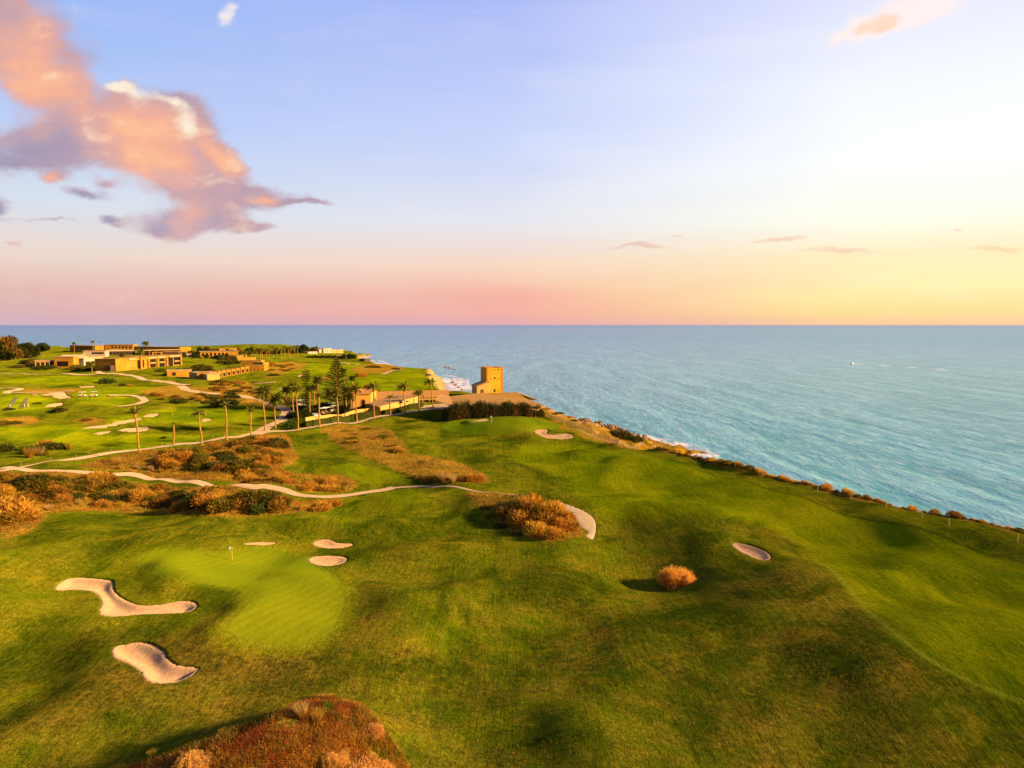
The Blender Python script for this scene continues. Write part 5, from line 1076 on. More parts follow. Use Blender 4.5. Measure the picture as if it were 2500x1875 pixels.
house('hotel_block', 'small ochre block on top of the low long pavilion', (535, 863), (578, 863), 11, 10, M_HOTEL, M_GREENROOF, row(3, .3, .7, .3), group=HG)
# row of villas
for i in range(9):
    x0 = 510+i*11.2; y0 = 927-i*2.1
    house('villa', ['leftmost villa of the stepped row, behind a dark hedge', 'second villa from the left of the stepped row', 'third villa from the left of the stepped row', 'fourth villa from the left of the stepped row', 'middle villa of the stepped row', 'fourth villa from the right of the stepped row', 'third villa from the right of the stepped row', 'second villa from the right of the stepped row', 'rightmost villa of the stepped row'][i], (x0, y0), (x0+9.2, y0-1.2), 14-i*.15, 7, M_HOTEL, M_HOTEL, [(.18, .82, .12, .72)], over=.1, group='villas in the stepped row')
house('villa', 'low garden villa with dark shrubs before it, left end of the villa row', (408, 919), (468, 921), 12, 9, M_HOTEL, M_ROOFC, [(.2, .35, .1, .7)], over=.3, group='villas in the stepped row')
house('villa', 'pale roofed villa between the low garden villa and the stepped row', (462, 924), (506, 928), 14, 8, M_CREAM, M_ROOFC, [(.4, .75, .1, .65)], over=.5, group='villas in the stepped row')
for i, (x0, y0, x1, y1, hp, lab) in enumerate([(596, 908, 646, 906, 14, 'lowest ochre terrace of the stepped hotel wing'), (590, 897, 638, 896, 15, 'second ochre terrace of the stepped hotel wing'), (580, 887, 625, 886, 12, 'third ochre terrace of the stepped hotel wing'), (575, 880, 606, 879, 9, 'topmost ochre terrace of the stepped hotel wing'), (643, 903, 657, 901, 16, 'end pavilion right of the stepped hotel terraces')]):
    house('terrace_block', lab, (x0, y0), (x1, y1), hp, 9, M_HOTEL, M_GREENROOF, row(5 if i < 2 else 3, .2, .55, .25), over=.1, group='stepped hotel terraces')
# far beach houses
BG = 'buildings by the far beach'
for i, (x0, y0, x1, hp, m1, lab) in enumerate([(779, 861, 790, 7, M_PINKW, 'leftmost white beach house by the far shore'), (790, 862, 810, 10, M_PINKW, 'tallest pinkish white beach house by the far shore'), (811, 862, 822, 7, M_CREAM, 'cream beach house right of the tallest one'), (823, 862, 838, 7, M_CREAM, 'rightmost cream beach house on the far spit'), (752, 864, 775, 4, M_PINKW, 'low white building left of the beach houses'), (822, 876, 838, 7, M_HOTEL, 'ochre beach hut among dark trees near the far shore'), (877, 882, 890, 6, M_DARKWOOD, 'dark hut on the small beach at the far cove')]):
    house('beach_house', lab, (x0, y0), (x1, y0), hp, 9, m1, M_ROOFC if i != 6 else M_DARKWOOD, row(3, .3, .65, .3), over=.2, group=BG, sill=-4)

# ------------------------------------------------------------------ clubhouse: one long building of joined wings
a, rz, L, mpp = frame((859, 1000), (906, 998)); root = empty('clubhouse', tuple(a), 0, label='long ochre clubhouse with clay tile roofs in front of the stone tower', cat='clubhouse')
ox, oy, oz = a
def at_depth(px, py, D):          # point on the photo ray at forward distance D, relative to the clubhouse origin
    r = ray(px, py); t = D/r[1]; return np.array([r[0]*t-ox, D-oy, CAMZ+r[2]*t-oz])
def roof_poly(name, pts, m, th=.3, par=root):
    top = [tuple(p) for p in pts]; bot = [(p[0], p[1], p[2]-th) for p in top]; return MB().prism(top, bot).obj(name, m, par)
def gz(x, y): return G(x+ox, y+oy)-oz
d0 = a[1]
# left gabled block with arched window
w0 = at_depth(859, 1000, d0); w1 = at_depth(905, 1000, d0+2); zt = at_depth(859, 962, d0)[2]
def wallstrip(name, A, B, z0, z1, th=.35, ops=(), m=M_STUCCO, ztopB=None):
    """vertical wall from A to B (x,y), openings in metres along it; returns the object (local frame of its own)"""
    dx, dy = B[0]-A[0], B[1]-A[1]; Ln = math.hypot(dx, dy); o = MB()
    zs = z1 if ztopB is None else min(z1, ztopB)
    wall_box(o, 0, Ln, 0, th, z0, zs, ops)
    if ztopB is not None:
        o.prism([(0, 0, z1), (Ln, 0, ztopB), (Ln, th, ztopB), (0, th, z1)][::-1] if False else [(0, 0, z1+1e-3), (Ln, 0, ztopB+1e-3), (Ln, th, ztopB+1e-3), (0, th, z1+1e-3)], [(0, 0, zs), (Ln, 0, zs), (Ln, th, zs), (0, th, zs)])
    ob = o.obj(name, m, root); ob.location = (A[0], A[1], 0); ob.rotation_euler = (0, 0, math.atan2(dy, dx)); return ob, Ln
def add_win(par, ops, name='window', depth=.2, door=False):
    for q in ops:
        w = MB().box(q[0]+.004, q[1]-.004, depth, depth+.08, q[2]+.004, q[3]-.004).obj(name, M_DARK, par)
zg = -1.5
ww, Ln = wallstrip('left_wall', w0, w1, zg, zt, ops=[(4.0, 5.5, .6, 3.3)])
# arched head over the window: stone surround as a ring of wedges
ar = MB(); cx_, cz_, r0, r1 = 4.75, 3.3, .78, 1.25
for k in range(8):
    t0, t1 = math.pi*k/8, math.pi*(k+1)/8
    P_ = [(cx_+r*math.cos(t), cz_+r*math.sin(t)) for r, t in ((r0, t0), (r1, t0), (r1, t1), (r0, t1))]
    ar.prism([(x, -.06, z) for x, z in P_][::-1], [(x, -.002, z) for x, z in P_][::-1])
ar.box(3.5, 4.0, -.06, -.002, .6, 3.3); ar.box(5.5, 6.0, -.06, -.002, .6, 3.3)
ar.obj('window_surround', M_QUOIN, ww)
fan = MB(); fp = [(cx_+.77*math.cos(math.pi*k/10), cz_+.77*math.sin(math.pi*k/10)) for k in range(11)]
fan.prism([(x, -.03, z) for x, z in fp][::-1], [(x, -.003, z) for x, z in fp][::-1]); fan.obj('window_head', M_DARK, ww)
add_win(ww, [(4.0, 5.5, .6, 3.3)])
bk = d0+11
wallstrip('gable_wall', (w0[0], w0[1]), (w0[0]-.8, w0[1]+12), zg, zt)
wallstrip('side_wall', (w1[0]-.0, w1[1]+.36), (w1[0]+.2, w1[1]+12), zg, zt)
ridL = at_depth(876, 947, d0+9); ridR = at_depth(905, 951, d0+9)
roof_poly('roof', [(w0[0]-.5, w0[1]-.5, zt+.05), (w1[0]+.5, w1[1]-.5, zt+.05), tuple(ridR), tuple(ridL)], M_TILE)
roof_poly('roof', [tuple(ridL+np.array([0, .01, 0])), tuple(ridR+np.array([0, .01, 0])), (w1[0]+.5, w1[1]+14, zt+.05), (w0[0]-.5, w0[1]+14, zt+.05)], M_TILE)
# long rear wing
Dr = d0+22
eL = at_depth(906, 976, Dr); eR = at_depth(1096, 967, Dr+6); rL = at_depth(904, 956, Dr+9); rR = at_depth(1096, 952, Dr+16)
roof_poly('roof', [tuple(eL), tuple(eR), tuple(rR), tuple(rL)], M_TILE)
roof_poly('roof', [tuple(rL+np.array([0, .01, 0])), tuple(rR+np.array([0, .01, 0])), (rR[0], rR[1]+9, eR[2]), (rL[0], rL[1]+9, eL[2])], M_TILE)
f0, f1 = eL+np.array([0, .3, -.35]), eR+np.array([0, .3, -.35])
fs = MB().prism([(f0[0], f0[1], f0[2]), (f1[0], f1[1], f1[2]), (f1[0], f1[1]+.25, f1[2]), (f0[0], f0[1]+.25, f0[2])], [(f0[0], f0[1], f0[2]-1.0), (f1[0], f1[1], f1[2]-1.0), (f1[0], f1[1]+.25, f1[2]-1.0), (f0[0], f0[1]+.25, f0[2]-1.0)]); fs.obj('fascia', M_CREAM, root)
RW = math.hypot(f1[0]-f0[0], f1[1]-f0[1])
rops = [(RW*.70, RW*.78, 0.1, 2.5), (RW*.90, RW*.98, 0.1, 2.5)]+[(RW*u, RW*(u+.06), 1.0, 2.4) for u in (.08, .22, .36)]
rw_, _ = wallstrip('rear_wing_wall', (f0[0], f0[1]+1.6), (f1[0], f1[1]+1.6), zg, f0[2]-.6, ops=rops)
add_win(rw_, rops)
for u in (.66, .745, .83, .885, .99):
    x = f0[0]+(f1[0]-f0[0])*u; y = f0[1]+(f1[1]-f0[1])*u; MB().box(x-.22, x+.22, y+.02, y+.46, gz(x, y)-.5, f0[2]-1.0+(f1[2]-f0[2])*u).obj('column', M_STUCCO, root)
# front wedge wing with mono-pitch roof
A = hit(929, 1012, ZT)-a; B = hit(1020, 992, ZT)-a
zA = at_depth(929, 993, A[1]+oy)[2]; zB = at_depth(1019, 967, B[1]+oy)[2]
Ln = math.hypot(B[0]-A[0], B[1]-A[1]); fo = [(Ln*.50, Ln*.57, 2.6, 3.2), (Ln*.67, Ln*.74, 3.0, 3.6)]
fo = [(p, q, min(r_1, zA+(zB-zA)*.2), min(r_1, zA+(zB-zA)*.2)+.55) for p, q, r_1, _ in fo]
fw, _ = wallstrip('front_wall', A, B, zg, zA, ops=[o for o in fo if o[3] < zA], ztopB=zB, m=M_CREAM)
for o in fo:
    k = MB().box(o[0], o[1], -.03, -.004, max(o[2], zA+.1 if o[3] >= zA else o[2]), max(o[3], zA+.65 if o[3] >= zA else o[3])).obj('window', M_DARK, fw)
Lf = at_depth(897, 984, A[1]+oy+9)
wl, _ = wallstrip('left_end_wall', (Lf[0]+.8, Lf[1]), (A[0]-.02, A[1]+.36), zg, zA-.3, m=M_STUCCO, ops=[(2, 3, .6, 2.0), (4, 5, .6, 2.0)]); add_win(wl, [(2, 3, .6, 2.0), (4, 5, .6, 2.0)])
nrm = np.array([-(B[1]-A[1]), B[0]-A[0]])/Ln
roof_poly('roof', [(A[0]-.6, A[1]-.5, zA+.1), (B[0]+.1, B[1]-.5, zB+.1), (B[0]+nrm[0]*13, B[1]+nrm[1]*13, zB-.1), (Lf[0], Lf[1], zA+.3)], M_TILE2, .25)
wallstrip('right_end_wall', (B[0], B[1]+.36), (B[0]+nrm[0]*12, B[1]+nrm[1]*12), zg, zB-.2)
# big hipped roof right, before the tower
Dm = 282
q1 = at_depth(1094, 968, Dm+8); q2 = at_depth(1156, 960.5, Dm+16); q3 = at_depth(1262, 957.5, Dm+16); q4 = at_depth(1330, 990, Dm-4); q5 = at_depth(1312, 1001, Dm-12); q6 = at_depth(1110, 992, Dm-4)
M1 = at_depth(1283, 972, Dm+12)
roof_poly('roof', [tuple(q6), tuple(q5), tuple(q4), tuple(M1), tuple(q3), tuple(q2), tuple(q1)], M_TILEY, .3)
roof_poly('roof', [tuple(q2+np.array([0, .05, -.02])), tuple(q3+np.array([0, .05, -.02])), (M1[0]+6, M1[1]+9, q4[2]-.5), (q2[0]-4, q2[1]+9, q1[2]-.5)], M_TILEY, .2)
q7 = at_depth(1062, 978, Dm-3)
roof_poly('roof', [tuple(q7+np.array([0, 0, .1])), tuple(q6+np.array([0, 0, .1])), tuple(q1+np.array([.5, 0, .1])), tuple(q7+np.array([1, 9, 1.9]))], M_TILE2, .25)
wallstrip('right_wing_wall', (q6[0], q6[1]+1), (q5[0]-1.5, q5[1]+1), zg, min(q6[2], q5[2])-.35, m=M_STUCCO)
wallstrip('porch_wall', (q5[0]-1.5, q5[1]+2), (q4[0]-2.5, q4[1]+1), zg, q5[2]-.5, m=M_CREAM)
for px, dd in ((1308, -11), (1318, -9), (1325, -6)):
    p = at_depth(px, 1000, Dm+dd); MB().box(p[0]-.2, p[0]+.2, p[1]-.2, p[1]+.2, gz(p[0], p[1])-1, q5[2]-.4).obj('column', M_STUCCO, root)
# slim chimney stacks on the big roof
for px in (1221, 1226):
    p = at_depth(px, 976, Dm+4); MB().box(p[0]-.2, p[0]+.2, p[1]-.2, p[1]+.2, p[2]-2.0, p[2]+.9).obj('chimney', M_CREAM, root)
# paved forecourt
fc = [hit(*p, ZT) for p in [(1018, 1004), (1030, 992), (1094, 985), (1096, 998)]]
me = MB(); me.prism([(p[0], p[1], p[2]+.25) for p in fc], [(p[0], p[1], p[2]-.5) for p in fc]); tag(me.obj('forecourt', M_PATH), kind='structure')

# ------------------------------------------------------------------ tower
D = 352; r = ray(1188, 960); tx, ty = r[0]/r[1]*D, D; tz = G(tx, ty); m_ = math.hypot(tx, ty, 36)/F
tr = empty('stone_tower', (tx, ty, tz), R(19-math.degrees(math.atan2(tx, ty))), label='square ochre watchtower with a lean-to annex, standing above the sea behind the clubhouse', cat='tower')
W = 40*m_/math.cos(R(19)); Dp = 14.5*m_/math.sin(R(19)); Dp = min(Dp, W*1.05); zt_ = CAMZ+ray(1200, 899)[2]/ray(1200, 899)[1]*D-tz; zb = CAMZ+ray(1200, 959)[2]/ray(1200, 959)[1]*D-tz
hh = zt_-zb; Z_ = lambda f: zb+hh*f
q = .13*W
op = [(.36*W, .44*W, Z_(.53), Z_(.60)), (.45*W+.0, .55*W, Z_(.55), Z_(.635)), (.67*W, .74*W, Z_(.54), Z_(.59)), (.41*W, .53*W, Z_(.01), Z_(.13)), (.20*W, .25*W, Z_(.015), Z_(.07)), (.67*W, .73*W, Z_(.02), Z_(.08))]
op = [(.22*W, .28*W, Z_(.53), Z_(.58)), (.44*W, .54*W, Z_(.55), Z_(.635)), (.71*W, .78*W, Z_(.53), Z_(.58)), (.42*W, .55*W, Z_(.01), Z_(.135)), (.20*W, .25*W, Z_(.01), Z_(.065)), (.68*W, .74*W, Z_(.02), Z_(.085))]
par = [(.25*W, .32*W, Z_(.90), Z_(.945)), (.46*W, .54*W, Z_(.90), Z_(.95)), (.68*W, .78*W, Z_(.90), Z_(.965))]
b = MB(); wall_box(b, 0, W, 0, .8, -3, zt_, op+par); wall_box(b, 0, .8, .8, Dp, -3, zt_, [], 'y'); wall_box(b, W-.8, W, .8, Dp, -3, zt_, [], 'y'); b.box(.8, W-.8, Dp-.8, Dp, -3, zt_); b.box(.8, W-.8, .8, Dp-.8, zt_-1.6, zt_-1.4)
body = b.obj('tower_walls', M_TOWER, tr)
for o in op: MB().box(o[0]+.004, o[1]-.004, .35, .45, o[2]+.004, o[3]-.004).obj('window', M_DARKWOOD, tr)
# stone corners: blocks of unequal width, right corner pilaster and left one
for x0, sg in ((0, 1), (W, -1)):
    c = MB(); k = 0; z = zb
    while z < zt_-.1:
        hz = min(.62, zt_-z); wd = q*(1.0 if k % 2 else .72); xa, xb = sorted((x0-sg*.06, x0+sg*wd)); c.box(xa, xb, -.07, -.002, z, z+hz-.03); z += hz; k += 1
    c.obj('corner_stones', M_QUOIN, tr)
c = MB(); k = 0; z = zb
while z < zt_-.1:
    hz = min(.62, zt_-z); c.box(-.07, -.003, .05, .9 if k % 2 else .6, z, z+hz-.03); z += hz; k += 1
c.obj('corner_stones', M_QUOIN, tr)
cop = MB().box(-.15, W+.15, -.15, .9, zt_+.002, zt_+.28); cop.box(-.15, .9, .901, Dp+.15, zt_+.002, zt_+.28); cop.box(W-.9, W+.15, .901, Dp+.15, zt_+.002, zt_+.28); cop.box(.901, W-.901, Dp-.9, Dp+.15, zt_+.002, zt_+.28); cop.obj('parapet_coping', M_QUOIN, tr)
MB().box(.18*W, .82*W, -.05, -.002, Z_(.79), Z_(.805)).obj('string_course', M_QUOIN, tr)
# lean-to annex on the left, front slightly ahead of the tower
aw = 26*m_/math.cos(R(19)); ad = 7.0; ax1 = .16*W; ax0 = ax1-aw-1.2
an = MB(); dz0 = Z_(.355); dz1 = Z_(.44)
ao = [(ax0+aw*.40, ax0+aw*.62, zb+.15, Z_(.155)), (ax0+aw*.82, ax0+aw*.90, Z_(.055), Z_(.095))]
wall_box(an, ax0, ax1, -1.2, -.85, -3, Z_(.24), ao)
an.prism([(ax0, -1.2, dz0-1.0), (ax1, -1.2, dz1), (ax1, -.85, dz1), (ax0, -.85, dz0-1.0)], [(ax0, -1.2, Z_(.24)), (ax1, -1.2, Z_(.24)), (ax1, -.85, Z_(.24)), (ax0, -.85, Z_(.24))])
an.box(ax0, ax0+.35, -.849, ad, -3, dz0-1.0); an.box(ax0+.351, -.004, ad-.35, ad, -3, dz0-.6); an.box(ax1-.35, ax1, -.849, -.08, -3, dz1-.3)
ano = an.obj('annex_walls', M_CREAM, tr)
for o in ao: MB().box(o[0]+.004, o[1]-.004, -.98, -.9, o[2]+.004, o[3]-.004).obj('annex_window', M_DARKWOOD, tr)
MB().prism([(ax0-.3, -1.5, dz0-.75), (ax1+.0, -1.5, dz1+.3), (ax1, -.09, dz1+.3), (-.08, -.09, dz1+.25), (-.08, ad+.3, dz1+.1), (ax0-.3, ad+.3, dz0-.55)], [(ax0-.3, -1.5, dz0-1.0), (ax1+.0, -1.5, dz1+.05), (ax1, -.09, dz1+.05), (-.08, -.09, dz1), (-.08, ad+.3, dz1-.15), (ax0-.3, ad+.3, dz0-.8)]).obj('annex_roof', M_TILE2, tr)
MB().box(ax0+aw*.33, ax0+aw*.38, -1.32, -1.203, zb+.1, Z_(.15)).obj('drainpipe', M_DARKWOOD, tr)

# ------------------------------------------------------------------ fences, posts, flags
def post(x, y, hgt, w_, m, name, parent=None, o=(0, 0, 0), **kw):
    return None
pts = [hit(*p, ZT) for p in [(1338, 1018), (1351, 1025), (1372, 1034), (1403, 1041), (1444, 1057), (1487, 1080), (1510, 1088), (1562, 1091), (1600, 1092)]]
P = np.array([p[:2] for p in pts]); P = np.concatenate([P, [[P[-1][0]+4, P[-1][1]-7]]]); seg = np.hypot(*np.diff(P, axis=0).T); s = np.concatenate([[0], np.cumsum(seg)]); u = np.arange(0, s[-1], 2.4); X = np.interp(u, s, P[:, 0]); Y = np.interp(u, s, P[:, 1])
fr = empty('wooden_fence', (X[0], Y[0], G(X[0], Y[0])), label='rustic wooden rail fence along the golden slope above the boulders', cat='fence'); o0 = fr.location
pm = MB().box(-.11, .11, -.11, .11, -.4, 1.5).mesh('post', M_WOOD)
rb = MB(); ZZ = [G(a_, b_) for a_, b_ in zip(X, Y)]
for i in range(len(X)):
    if i < 98: link('post', pm, fr, (X[i]-o0[0], Y[i]-o0[1], ZZ[i]-o0[2]))
for hh_ in (.6, 1.25):
    rb = MB()
    for i in range(len(X)-1): rb.tube([(X[i]-o0[0], Y[i]-o0[1]-.1, ZZ[i]-o0[2]+hh_), (X[i+1]-o0[0], Y[i+1]-o0[1]-.1, ZZ[i+1]-o0[2]+hh_)], [.08, .08], 5)
    rb.obj('rail', M_WOOD, fr)
# coast posts
for i, (px, py, lab) in enumerate([(1700, 1118, ''), (1795, 1141, ''), (1860, 1161, ''), (1996, 1200, ''), (2077, 1218, ''), (2162, 1238, ''), (2250, 1262, ''), (2316, 1282, ''), (2483, 1322, '')]):
    h = hit(px, py+2, ZT); b = MB().tube([(0, 0, -.3), (.03*(i % 3), 0, .7), (.05*(i % 3), 0, 1.35)], [.09, .085, .075], 7)
    tag(b.obj('fence_post', M_WOOD, loc=tuple(h)), 'weathered short wooden post on the cliff edge above the open sea', 'post', 'posts along the cliff edge')
MKR = MB().tube([(0, 0, -.2), (0, 0, 1.15)], [.05, .045], 6).mesh('marker_post', M_WOOD)
for px, py in [(52, 1136), (125, 1124), (186, 1117), (218, 1110), (273, 1104), (396, 1087), (433, 1083), (482, 1079), (520, 1068), (549, 1064), (577, 1059), (595, 1052)]:
    h = hit(px, py+2, ZT); tag(link('marker_post', MKR, loc=tuple(h)), 'slim pale marker post on the fairway side of the main path', 'post', 'marker posts along the main path')
def flag(px, py, hgt, label, fm, stick=M_WHITE, cup=True):
    h = hit(px, py, ZT); root = empty('golf_flag', tuple(h), label=label, cat='flagstick')
    MB().tube([(0, 0, -.1), (0, 0, hgt)], [.04, .03], 6).obj('pole', stick, root)
    b = MB(); n = 6
    for k in range(n):
        x0, x1 = -.55*k/n, -.55*(k+1)/n; z0, z1 = .05*math.sin(k*1.2), .05*math.sin((k+1)*1.2); b.prism([(x0, z0-.01, hgt-.02-.02*k), (x1, z1-.01, hgt-.02-.02*(k+1)), (x1, z1+.01, hgt-.02-.02*(k+1)), (x0, z0+.01, hgt-.02-.02*k)], [(x0, z0-.01, hgt-.45), (x1, z1-.01, hgt-.47), (x1, z1+.01, hgt-.47), (x0, z0+.01, hgt-.45)])
    b.obj('flag', fm, root)
flag(567, 1368, 2.2, 'white flag on a yellow and dark pole on the near green', M_WHITE, M_YEL)
flag(1201, 1032, 2.4, 'small white flag on the far green below the tower shrubs', M_WHITE)
for px, py, lab in [(214, 977, 'yellow practice flagstick nearest the left golf cart'), (226, 978, 'yellow practice flagstick right of the first'), (266, 974, 'left of two yellow flagsticks by the loop path'), (270, 973, 'right of two yellow flagsticks by the loop path'), (422, 1018, 'faint flagstick on the green behind the headless palm trunk')]:
    flag(px, py, 2.3, lab, M_YEL, M_YEL)

# ------------------------------------------------------------------ golf carts, car, bins, golfers
def cart(px, py, rz, label, body_m=M_WHITE, s=1.0, dx=0):
    h = hit(px, py, ZT); root = empty('golf_cart', (h[0], h[1], h[2]+.02), rz, label=label, cat='golf cart', group='golf carts'); root.scale = (s, s, s)
    b = MB(); b.prism([(-1.1, -.6, .95), (-.5, -.62, .95), (-.5, .62, .95), (-1.1, .6, .95)], [(-1.25, -.6, .3), (-.5, -.62, .3), (-.5, .62, .3), (-1.25, .6, .3)]); b.box(-.499, 1.15, -.62, .62, .3, .48); b.prism([(.75, -.6, .85), (1.2, -.6, .8), (1.2, .6, .8), (.75, .6, .85)], [(.7, -.6, .481), (1.25, -.6, .481), (1.25, .6, .481), (.7, .6, .481)]); b.obj('body', body_m, root)
    MB().box(-.2, .35, -.5, .5, .481, .8).box(-.32, -.201, -.5, .5, .6, 1.25).obj('seat', M_CREAM, root)
    MB().prism([(-1.0, -.62, 1.95), (1.0, -.62, 1.95), (1.0, .62, 1.95), (-1.0, .62, 1.95)], [(-1.1, -.66, 1.85), (1.1, -.66, 1.85), (1.1, .66, 1.85), (-1.1, .66, 1.85)]).obj('roof', M_WHITE, root)
    for x, x2 in ((-.95, -.95), (1.1, .85)):
        for y in (-.55, .55): MB().tube([(x, y, .8), (x2, y, 1.85)], [.03, .03], 5).obj('roof_post', M_TYRE, root)
    for x in (-.8, .85):
        for y in (-.56, .56): MB().tube([(x, y-.1, .24), (x, y+.1, .24)], [.24, .24], 12).obj('wheel', M_TYRE, root)
cart(201, 969, .1, 'white roofed golf cart left of a similar one on the practice area', s=1.25); cart(229, 968, .2, 'golf cart with raised rear frame, right one on the practice area', s=1.25)
cart(789, 1013, .5, 'golf cart with dark body parked behind the garden wall', M_DARKWOOD, 1.5); cart(797, 1011, .5, 'second parked golf cart, right behind the dark one by the garden wall', M_DARKWOOD, 1.5); cart(817, 1007, .6, 'golf cart half hidden by shrubs right of the two parked ones', M_WHITE, 1.5); cart(812, 1000, .6, 'golf cart with pale roof furthest back by the garden shrubs', M_DARKWOOD, 1.5)
cart(738, 992, .3, 'golf cart parked left of the slender pine, near the road', M_WHITE, 1.5)
def car(px, py, rz, label, m):
    h = hit(px, py, ZT); root = empty('parked_car', (h[0], h[1], h[2]+.05), rz, label=label, cat='car'); prof = [(-2.15, .35), (-2.2, .8), (-1.5, .98), (-.95, 1.42), (.7, 1.45), (1.45, 1.0), (2.1, .85), (2.2, .4)]
    MB().prism([(x, -.85, z) for x, z in prof], [(x, .85, z) for x, z in prof]).obj('body', m, root)
    for sg in (-1, 1): MB().prism([(x, sg*.862, z) for x, z in [(-1.2, 1.02), (-.85, 1.34), (.62, 1.36), (1.15, 1.03)]], [(x, sg*.852, z) for x, z in [(-1.2, 1.02), (-.85, 1.34), (.62, 1.36), (1.15, 1.03)]]).obj('side_window', M_DARK, root)
    for x in (-1.35, 1.35):
        for y in (-.8, .8): MB().tube([(x, y-.1, .32), (x, y+.1, .32)], [.32, .32], 14).obj('wheel', M_TYRE, root)
car(769, 1018, .45, 'white car parked behind the left end of the garden wall', M_WHITE)
car(735, 988, 1.2, 'dark car parked near the road behind the garden', M_DARKWOOD)
car(1046, 918, .3, 'dark vehicle parked on the bare ground above the cove cliff', M_DARKWOOD)
for px, py, lab in [(79, 968, 'left of two round pale yellow targets at the top of the range'), (84.5, 968, 'right of two round pale yellow targets at the top of the range')]:
    h = hit(px, py, ZT); MBx = MB().tube([(0, -.2, .9), (0, .2, .9)], [.62, .62], 14).box(-.06, .06, -.1, .1, -.1, .3); tag(MBx.obj('range_target', M_CREAM, loc=tuple(h)), lab, 'target', 'range targets')
h = hit(66, 994, ZT); tag(MB().box(-.6, .6, -.4, .4, 0, 1.5).box(-.7, .7, -.5, .5, 1.501, 1.6).obj('yellow_booth', M_CREAM, loc=tuple(h)), 'pale yellow ball booth beside the second range mat', 'booth')
def mat_strip(p0, p1, w_, lab):
    a_, b_ = hit(*p0, ZT), hit(*p1, ZT); dv = (b_-a_)[:2]; n = np.array([-dv[1], dv[0]])/np.linalg.norm(dv)*w_/2; b = MB(); V = []
    for k in range(13):
        c_ = a_[:2]+dv*k/12
        for sg in (-1, 1): x, y = c_+n*sg; V.append((x-a_[0], y-a_[1], G(x, y)+.12-a_[2]))
    b.v = V+[(x, y, z-.3) for x, y, z in V]; m = len(V)
    for k in range(12): b.f += [(2*k, 2*k+2, 2*k+3, 2*k+1), (2*k, 2*k+m, 2*k+2+m, 2*k+2), (2*k+1, 2*k+3, 2*k+3+m, 2*k+1+m)]
    tag(b.obj('range_mat_strip', M_MATS, loc=tuple(a_)), lab, 'range mat', 'range mat strips')
M_MATS = plain('worn_turf_mat', (0.20, 0.20, 0.08), 1.0, .2, 1.0)
mat_strip((20, 998), (41, 971), 1.5, 'left worn mat strip of the driving range'); mat_strip((51, 998), (66, 973), 1.5, 'right worn mat strip of the driving range')
def golfer(px, py, label, face):
    h = hit(px, py, ZT); me = bpy.data.meshes.new('person')
    V = [(0, 0, .95), (0, .02, 1.2), (0, .06, 1.45), (0, .08, 1.52), (0, .10, 1.60), (0, .10, 1.72), (-.17, .05, 1.42), (-.22, .22, 1.2), (-.06, .38, 1.02), (.17, .05, 1.42), (.22, .22, 1.2), (.06, .38, 1.02), (-.12, 0, .88), (-.17, .04, .48), (-.2, 0, .06), (-.2, .14, .03), (.12, 0, .88), (.17, .04, .48), (.2, 0, .06), (.2, .14, .03)]
    E = [(0, 1), (1, 2), (2, 3), (3, 4), (4, 5), (2, 6), (6, 7), (7, 8), (2, 9), (9, 10), (10, 11), (0, 12), (12, 13), (13, 14), (14, 15), (0, 16), (16, 17), (17, 18), (18, 19)]
    Rr = [.15, .14, .15, .06, .09, .085, .07, .05, .035, .07, .05, .035, .095, .065, .045, .04, .095, .065, .045, .04]
    me.from_pydata(V, E, []); o = link('person', me, loc=tuple(h)); o.rotation_euler = (0, 0, face); me.materials.append(M_CLOTH)
    md = o.modifiers.new('skin', 'SKIN'); 
    for i, q in enumerate(me.skin_vertices[0].data): q.radius = (Rr[i], Rr[i]*.85); q.use_root = i == 0
    sb = o.modifiers.new('subdivision', 'SUBSURF'); sb.levels = 1; sb.render_levels = 2
    tag(o, label, 'person', 'golfers on the driving range')
    cap = MB().tube([(0, .1, 1.7), (0, .1, 1.8), (0, .1, 1.84)], [.105, .09, .02], 10).obj('cap', M_DARKWOOD, o)
golfer(25, 996, 'person in pale yellow clothes and dark cap standing at the left range mat', .5); golfer(60, 994, 'person in pale clothes standing between the right range mat and the booth', -.6)
# small boat
w = unp(2081, 889, 0); root = empty('motor_boat', (w[0], w[1], .1), R(200), label='tiny motor boat trailing a thin wake far out on the sea', cat='boat')
MB().prism([(-3, -1, 1.0), (1.5, -1, 1.1), (3.6, 0, 1.4), (1.5, 1, 1.1), (-3, 1, 1.0)], [(-2.8, -.6, -.3), (1.3, -.6, -.3), (2.6, 0, -.2), (1.3, .6, -.3), (-2.8, .6, -.3)]).obj('hull', M_WHITE, root)
MB().prism([(-.9, -.6, 2.1), (.6, -.6, 2.1), (.6, .6, 2.1), (-.9, .6, 2.1)], [(-1.1, -.7, 1.12), (1.2, -.7, 1.12), (1.2, .7, 1.12), (-1.1, .7, 1.12)]).obj('cabin', M_WHITE, root)

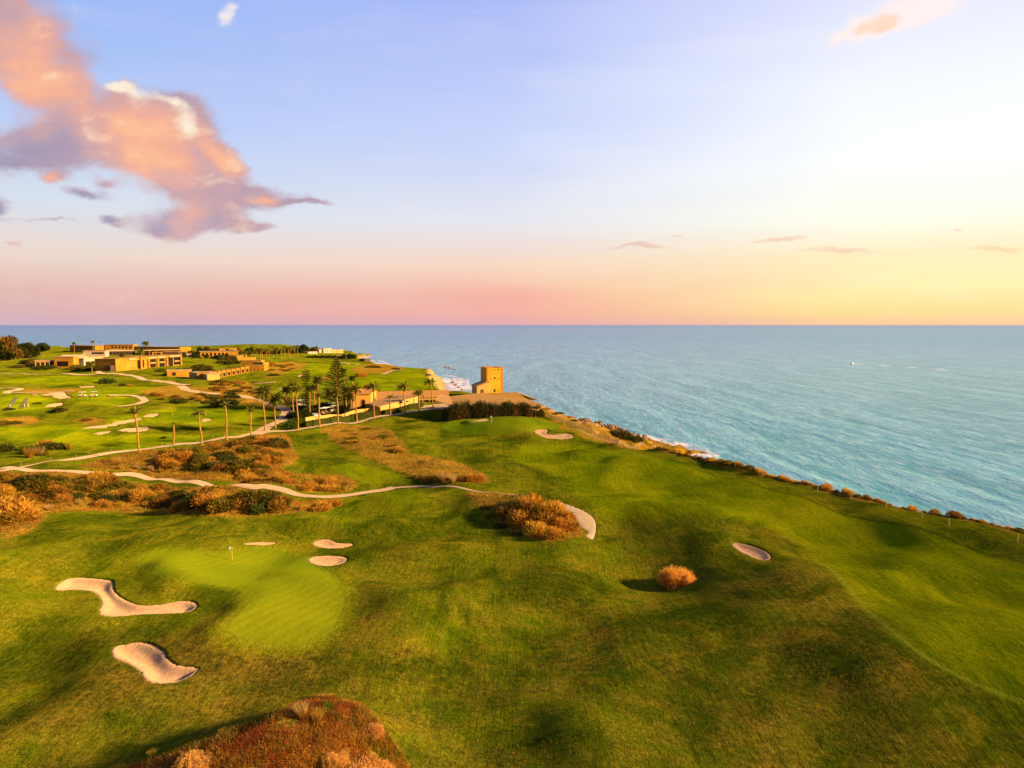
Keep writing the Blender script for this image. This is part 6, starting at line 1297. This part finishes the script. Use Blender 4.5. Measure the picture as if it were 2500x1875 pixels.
# ------------------------------------------------------------------ rocks
def rock_mesh(seed):
    import bmesh
    bm = bmesh.new(); bmesh.ops.create_icosphere(bm, subdivisions=2, radius=1); rr = random.Random(seed); ax = [Vector((rr.gauss(0, 1), rr.gauss(0, 1), rr.gauss(0, 1))).normalized() for _ in range(9)]
    for v in bm.verts:
        for d in ax:
            k = v.co.dot(d)
            if k > .62: v.co -= d*(k-.62)*.9
        v.co *= rr.uniform(.95, 1.05); v.co.z *= .8
    me = bpy.data.meshes.new('rock'); bm.to_mesh(me); bm.free(); me.materials.append(M_ROCK); return me
RK = [rock_mesh(i) for i in range(6)]
rr = random.Random(11)
ridge = [(1428, 1031, 1.5), (1470, 1036, 2.2), (1510, 1046, 2.6), (1545, 1060, 2.6), (1580, 1076, 2.2), (1606, 1089, 1.5)]
for i in range(280):
    k = rr.uniform(0, 4.999); j = int(k); f = k-j; px = ridge[j][0]*(1-f)+ridge[j+1][0]*f; py = ridge[j][1]*(1-f)+ridge[j+1][1]*f; zz = ridge[j][2]*(1-f)+ridge[j+1][2]*f
    off = rr.uniform(-1, 1); x, y = unp(px, py, 1.5); x += off*7-4.5; y += off*4; top = zz*(1-abs(off))*.75; g_ = max(G(x, y), -.3); s = rr.uniform(.5, 1.25)
    o = place('boulder', rr.choice(RK), x, y, s, z=g_+top*rr.uniform(.5, 1.0)+.1, label='%s brown boulder in the breakwater bank, %s' % ('large' if s > .9 else 'small', 'far end behind the dune' if k < 1.3 else 'upper middle stretch' if k < 2.6 else 'behind the dark bushes' if k < 3.8 else 'near end by the white surf'), cat='boulder', group='boulders of the breakwater')
    o.rotation_euler = (rr.uniform(0, 6), rr.uniform(0, 6), rr.uniform(0, 6))
for px, py, s, lab in [(1088, 897, 2.5, ''), (1096, 899, 2.0, ''), (1104, 901, 1.6, ''), (1110, 903, 1.2, ''), (1106, 935, 1.8, ''), (1112, 941, 1.6, ''), (1120, 947, 1.5, ''), (1128, 953, 1.4, ''), (905, 867, 3, ''), (893, 866, 3, ''), (880, 866, 3.5, ''), (866, 865, 3, '')]:
    x, y = unp(px, py, 0); place('sea_rock', rr.choice(RK), x, y, s, z=.1, label='low brown rock washed by white surf at the foot of the far cliffs', cat='rock', group='rocks in the surf of the far coves')
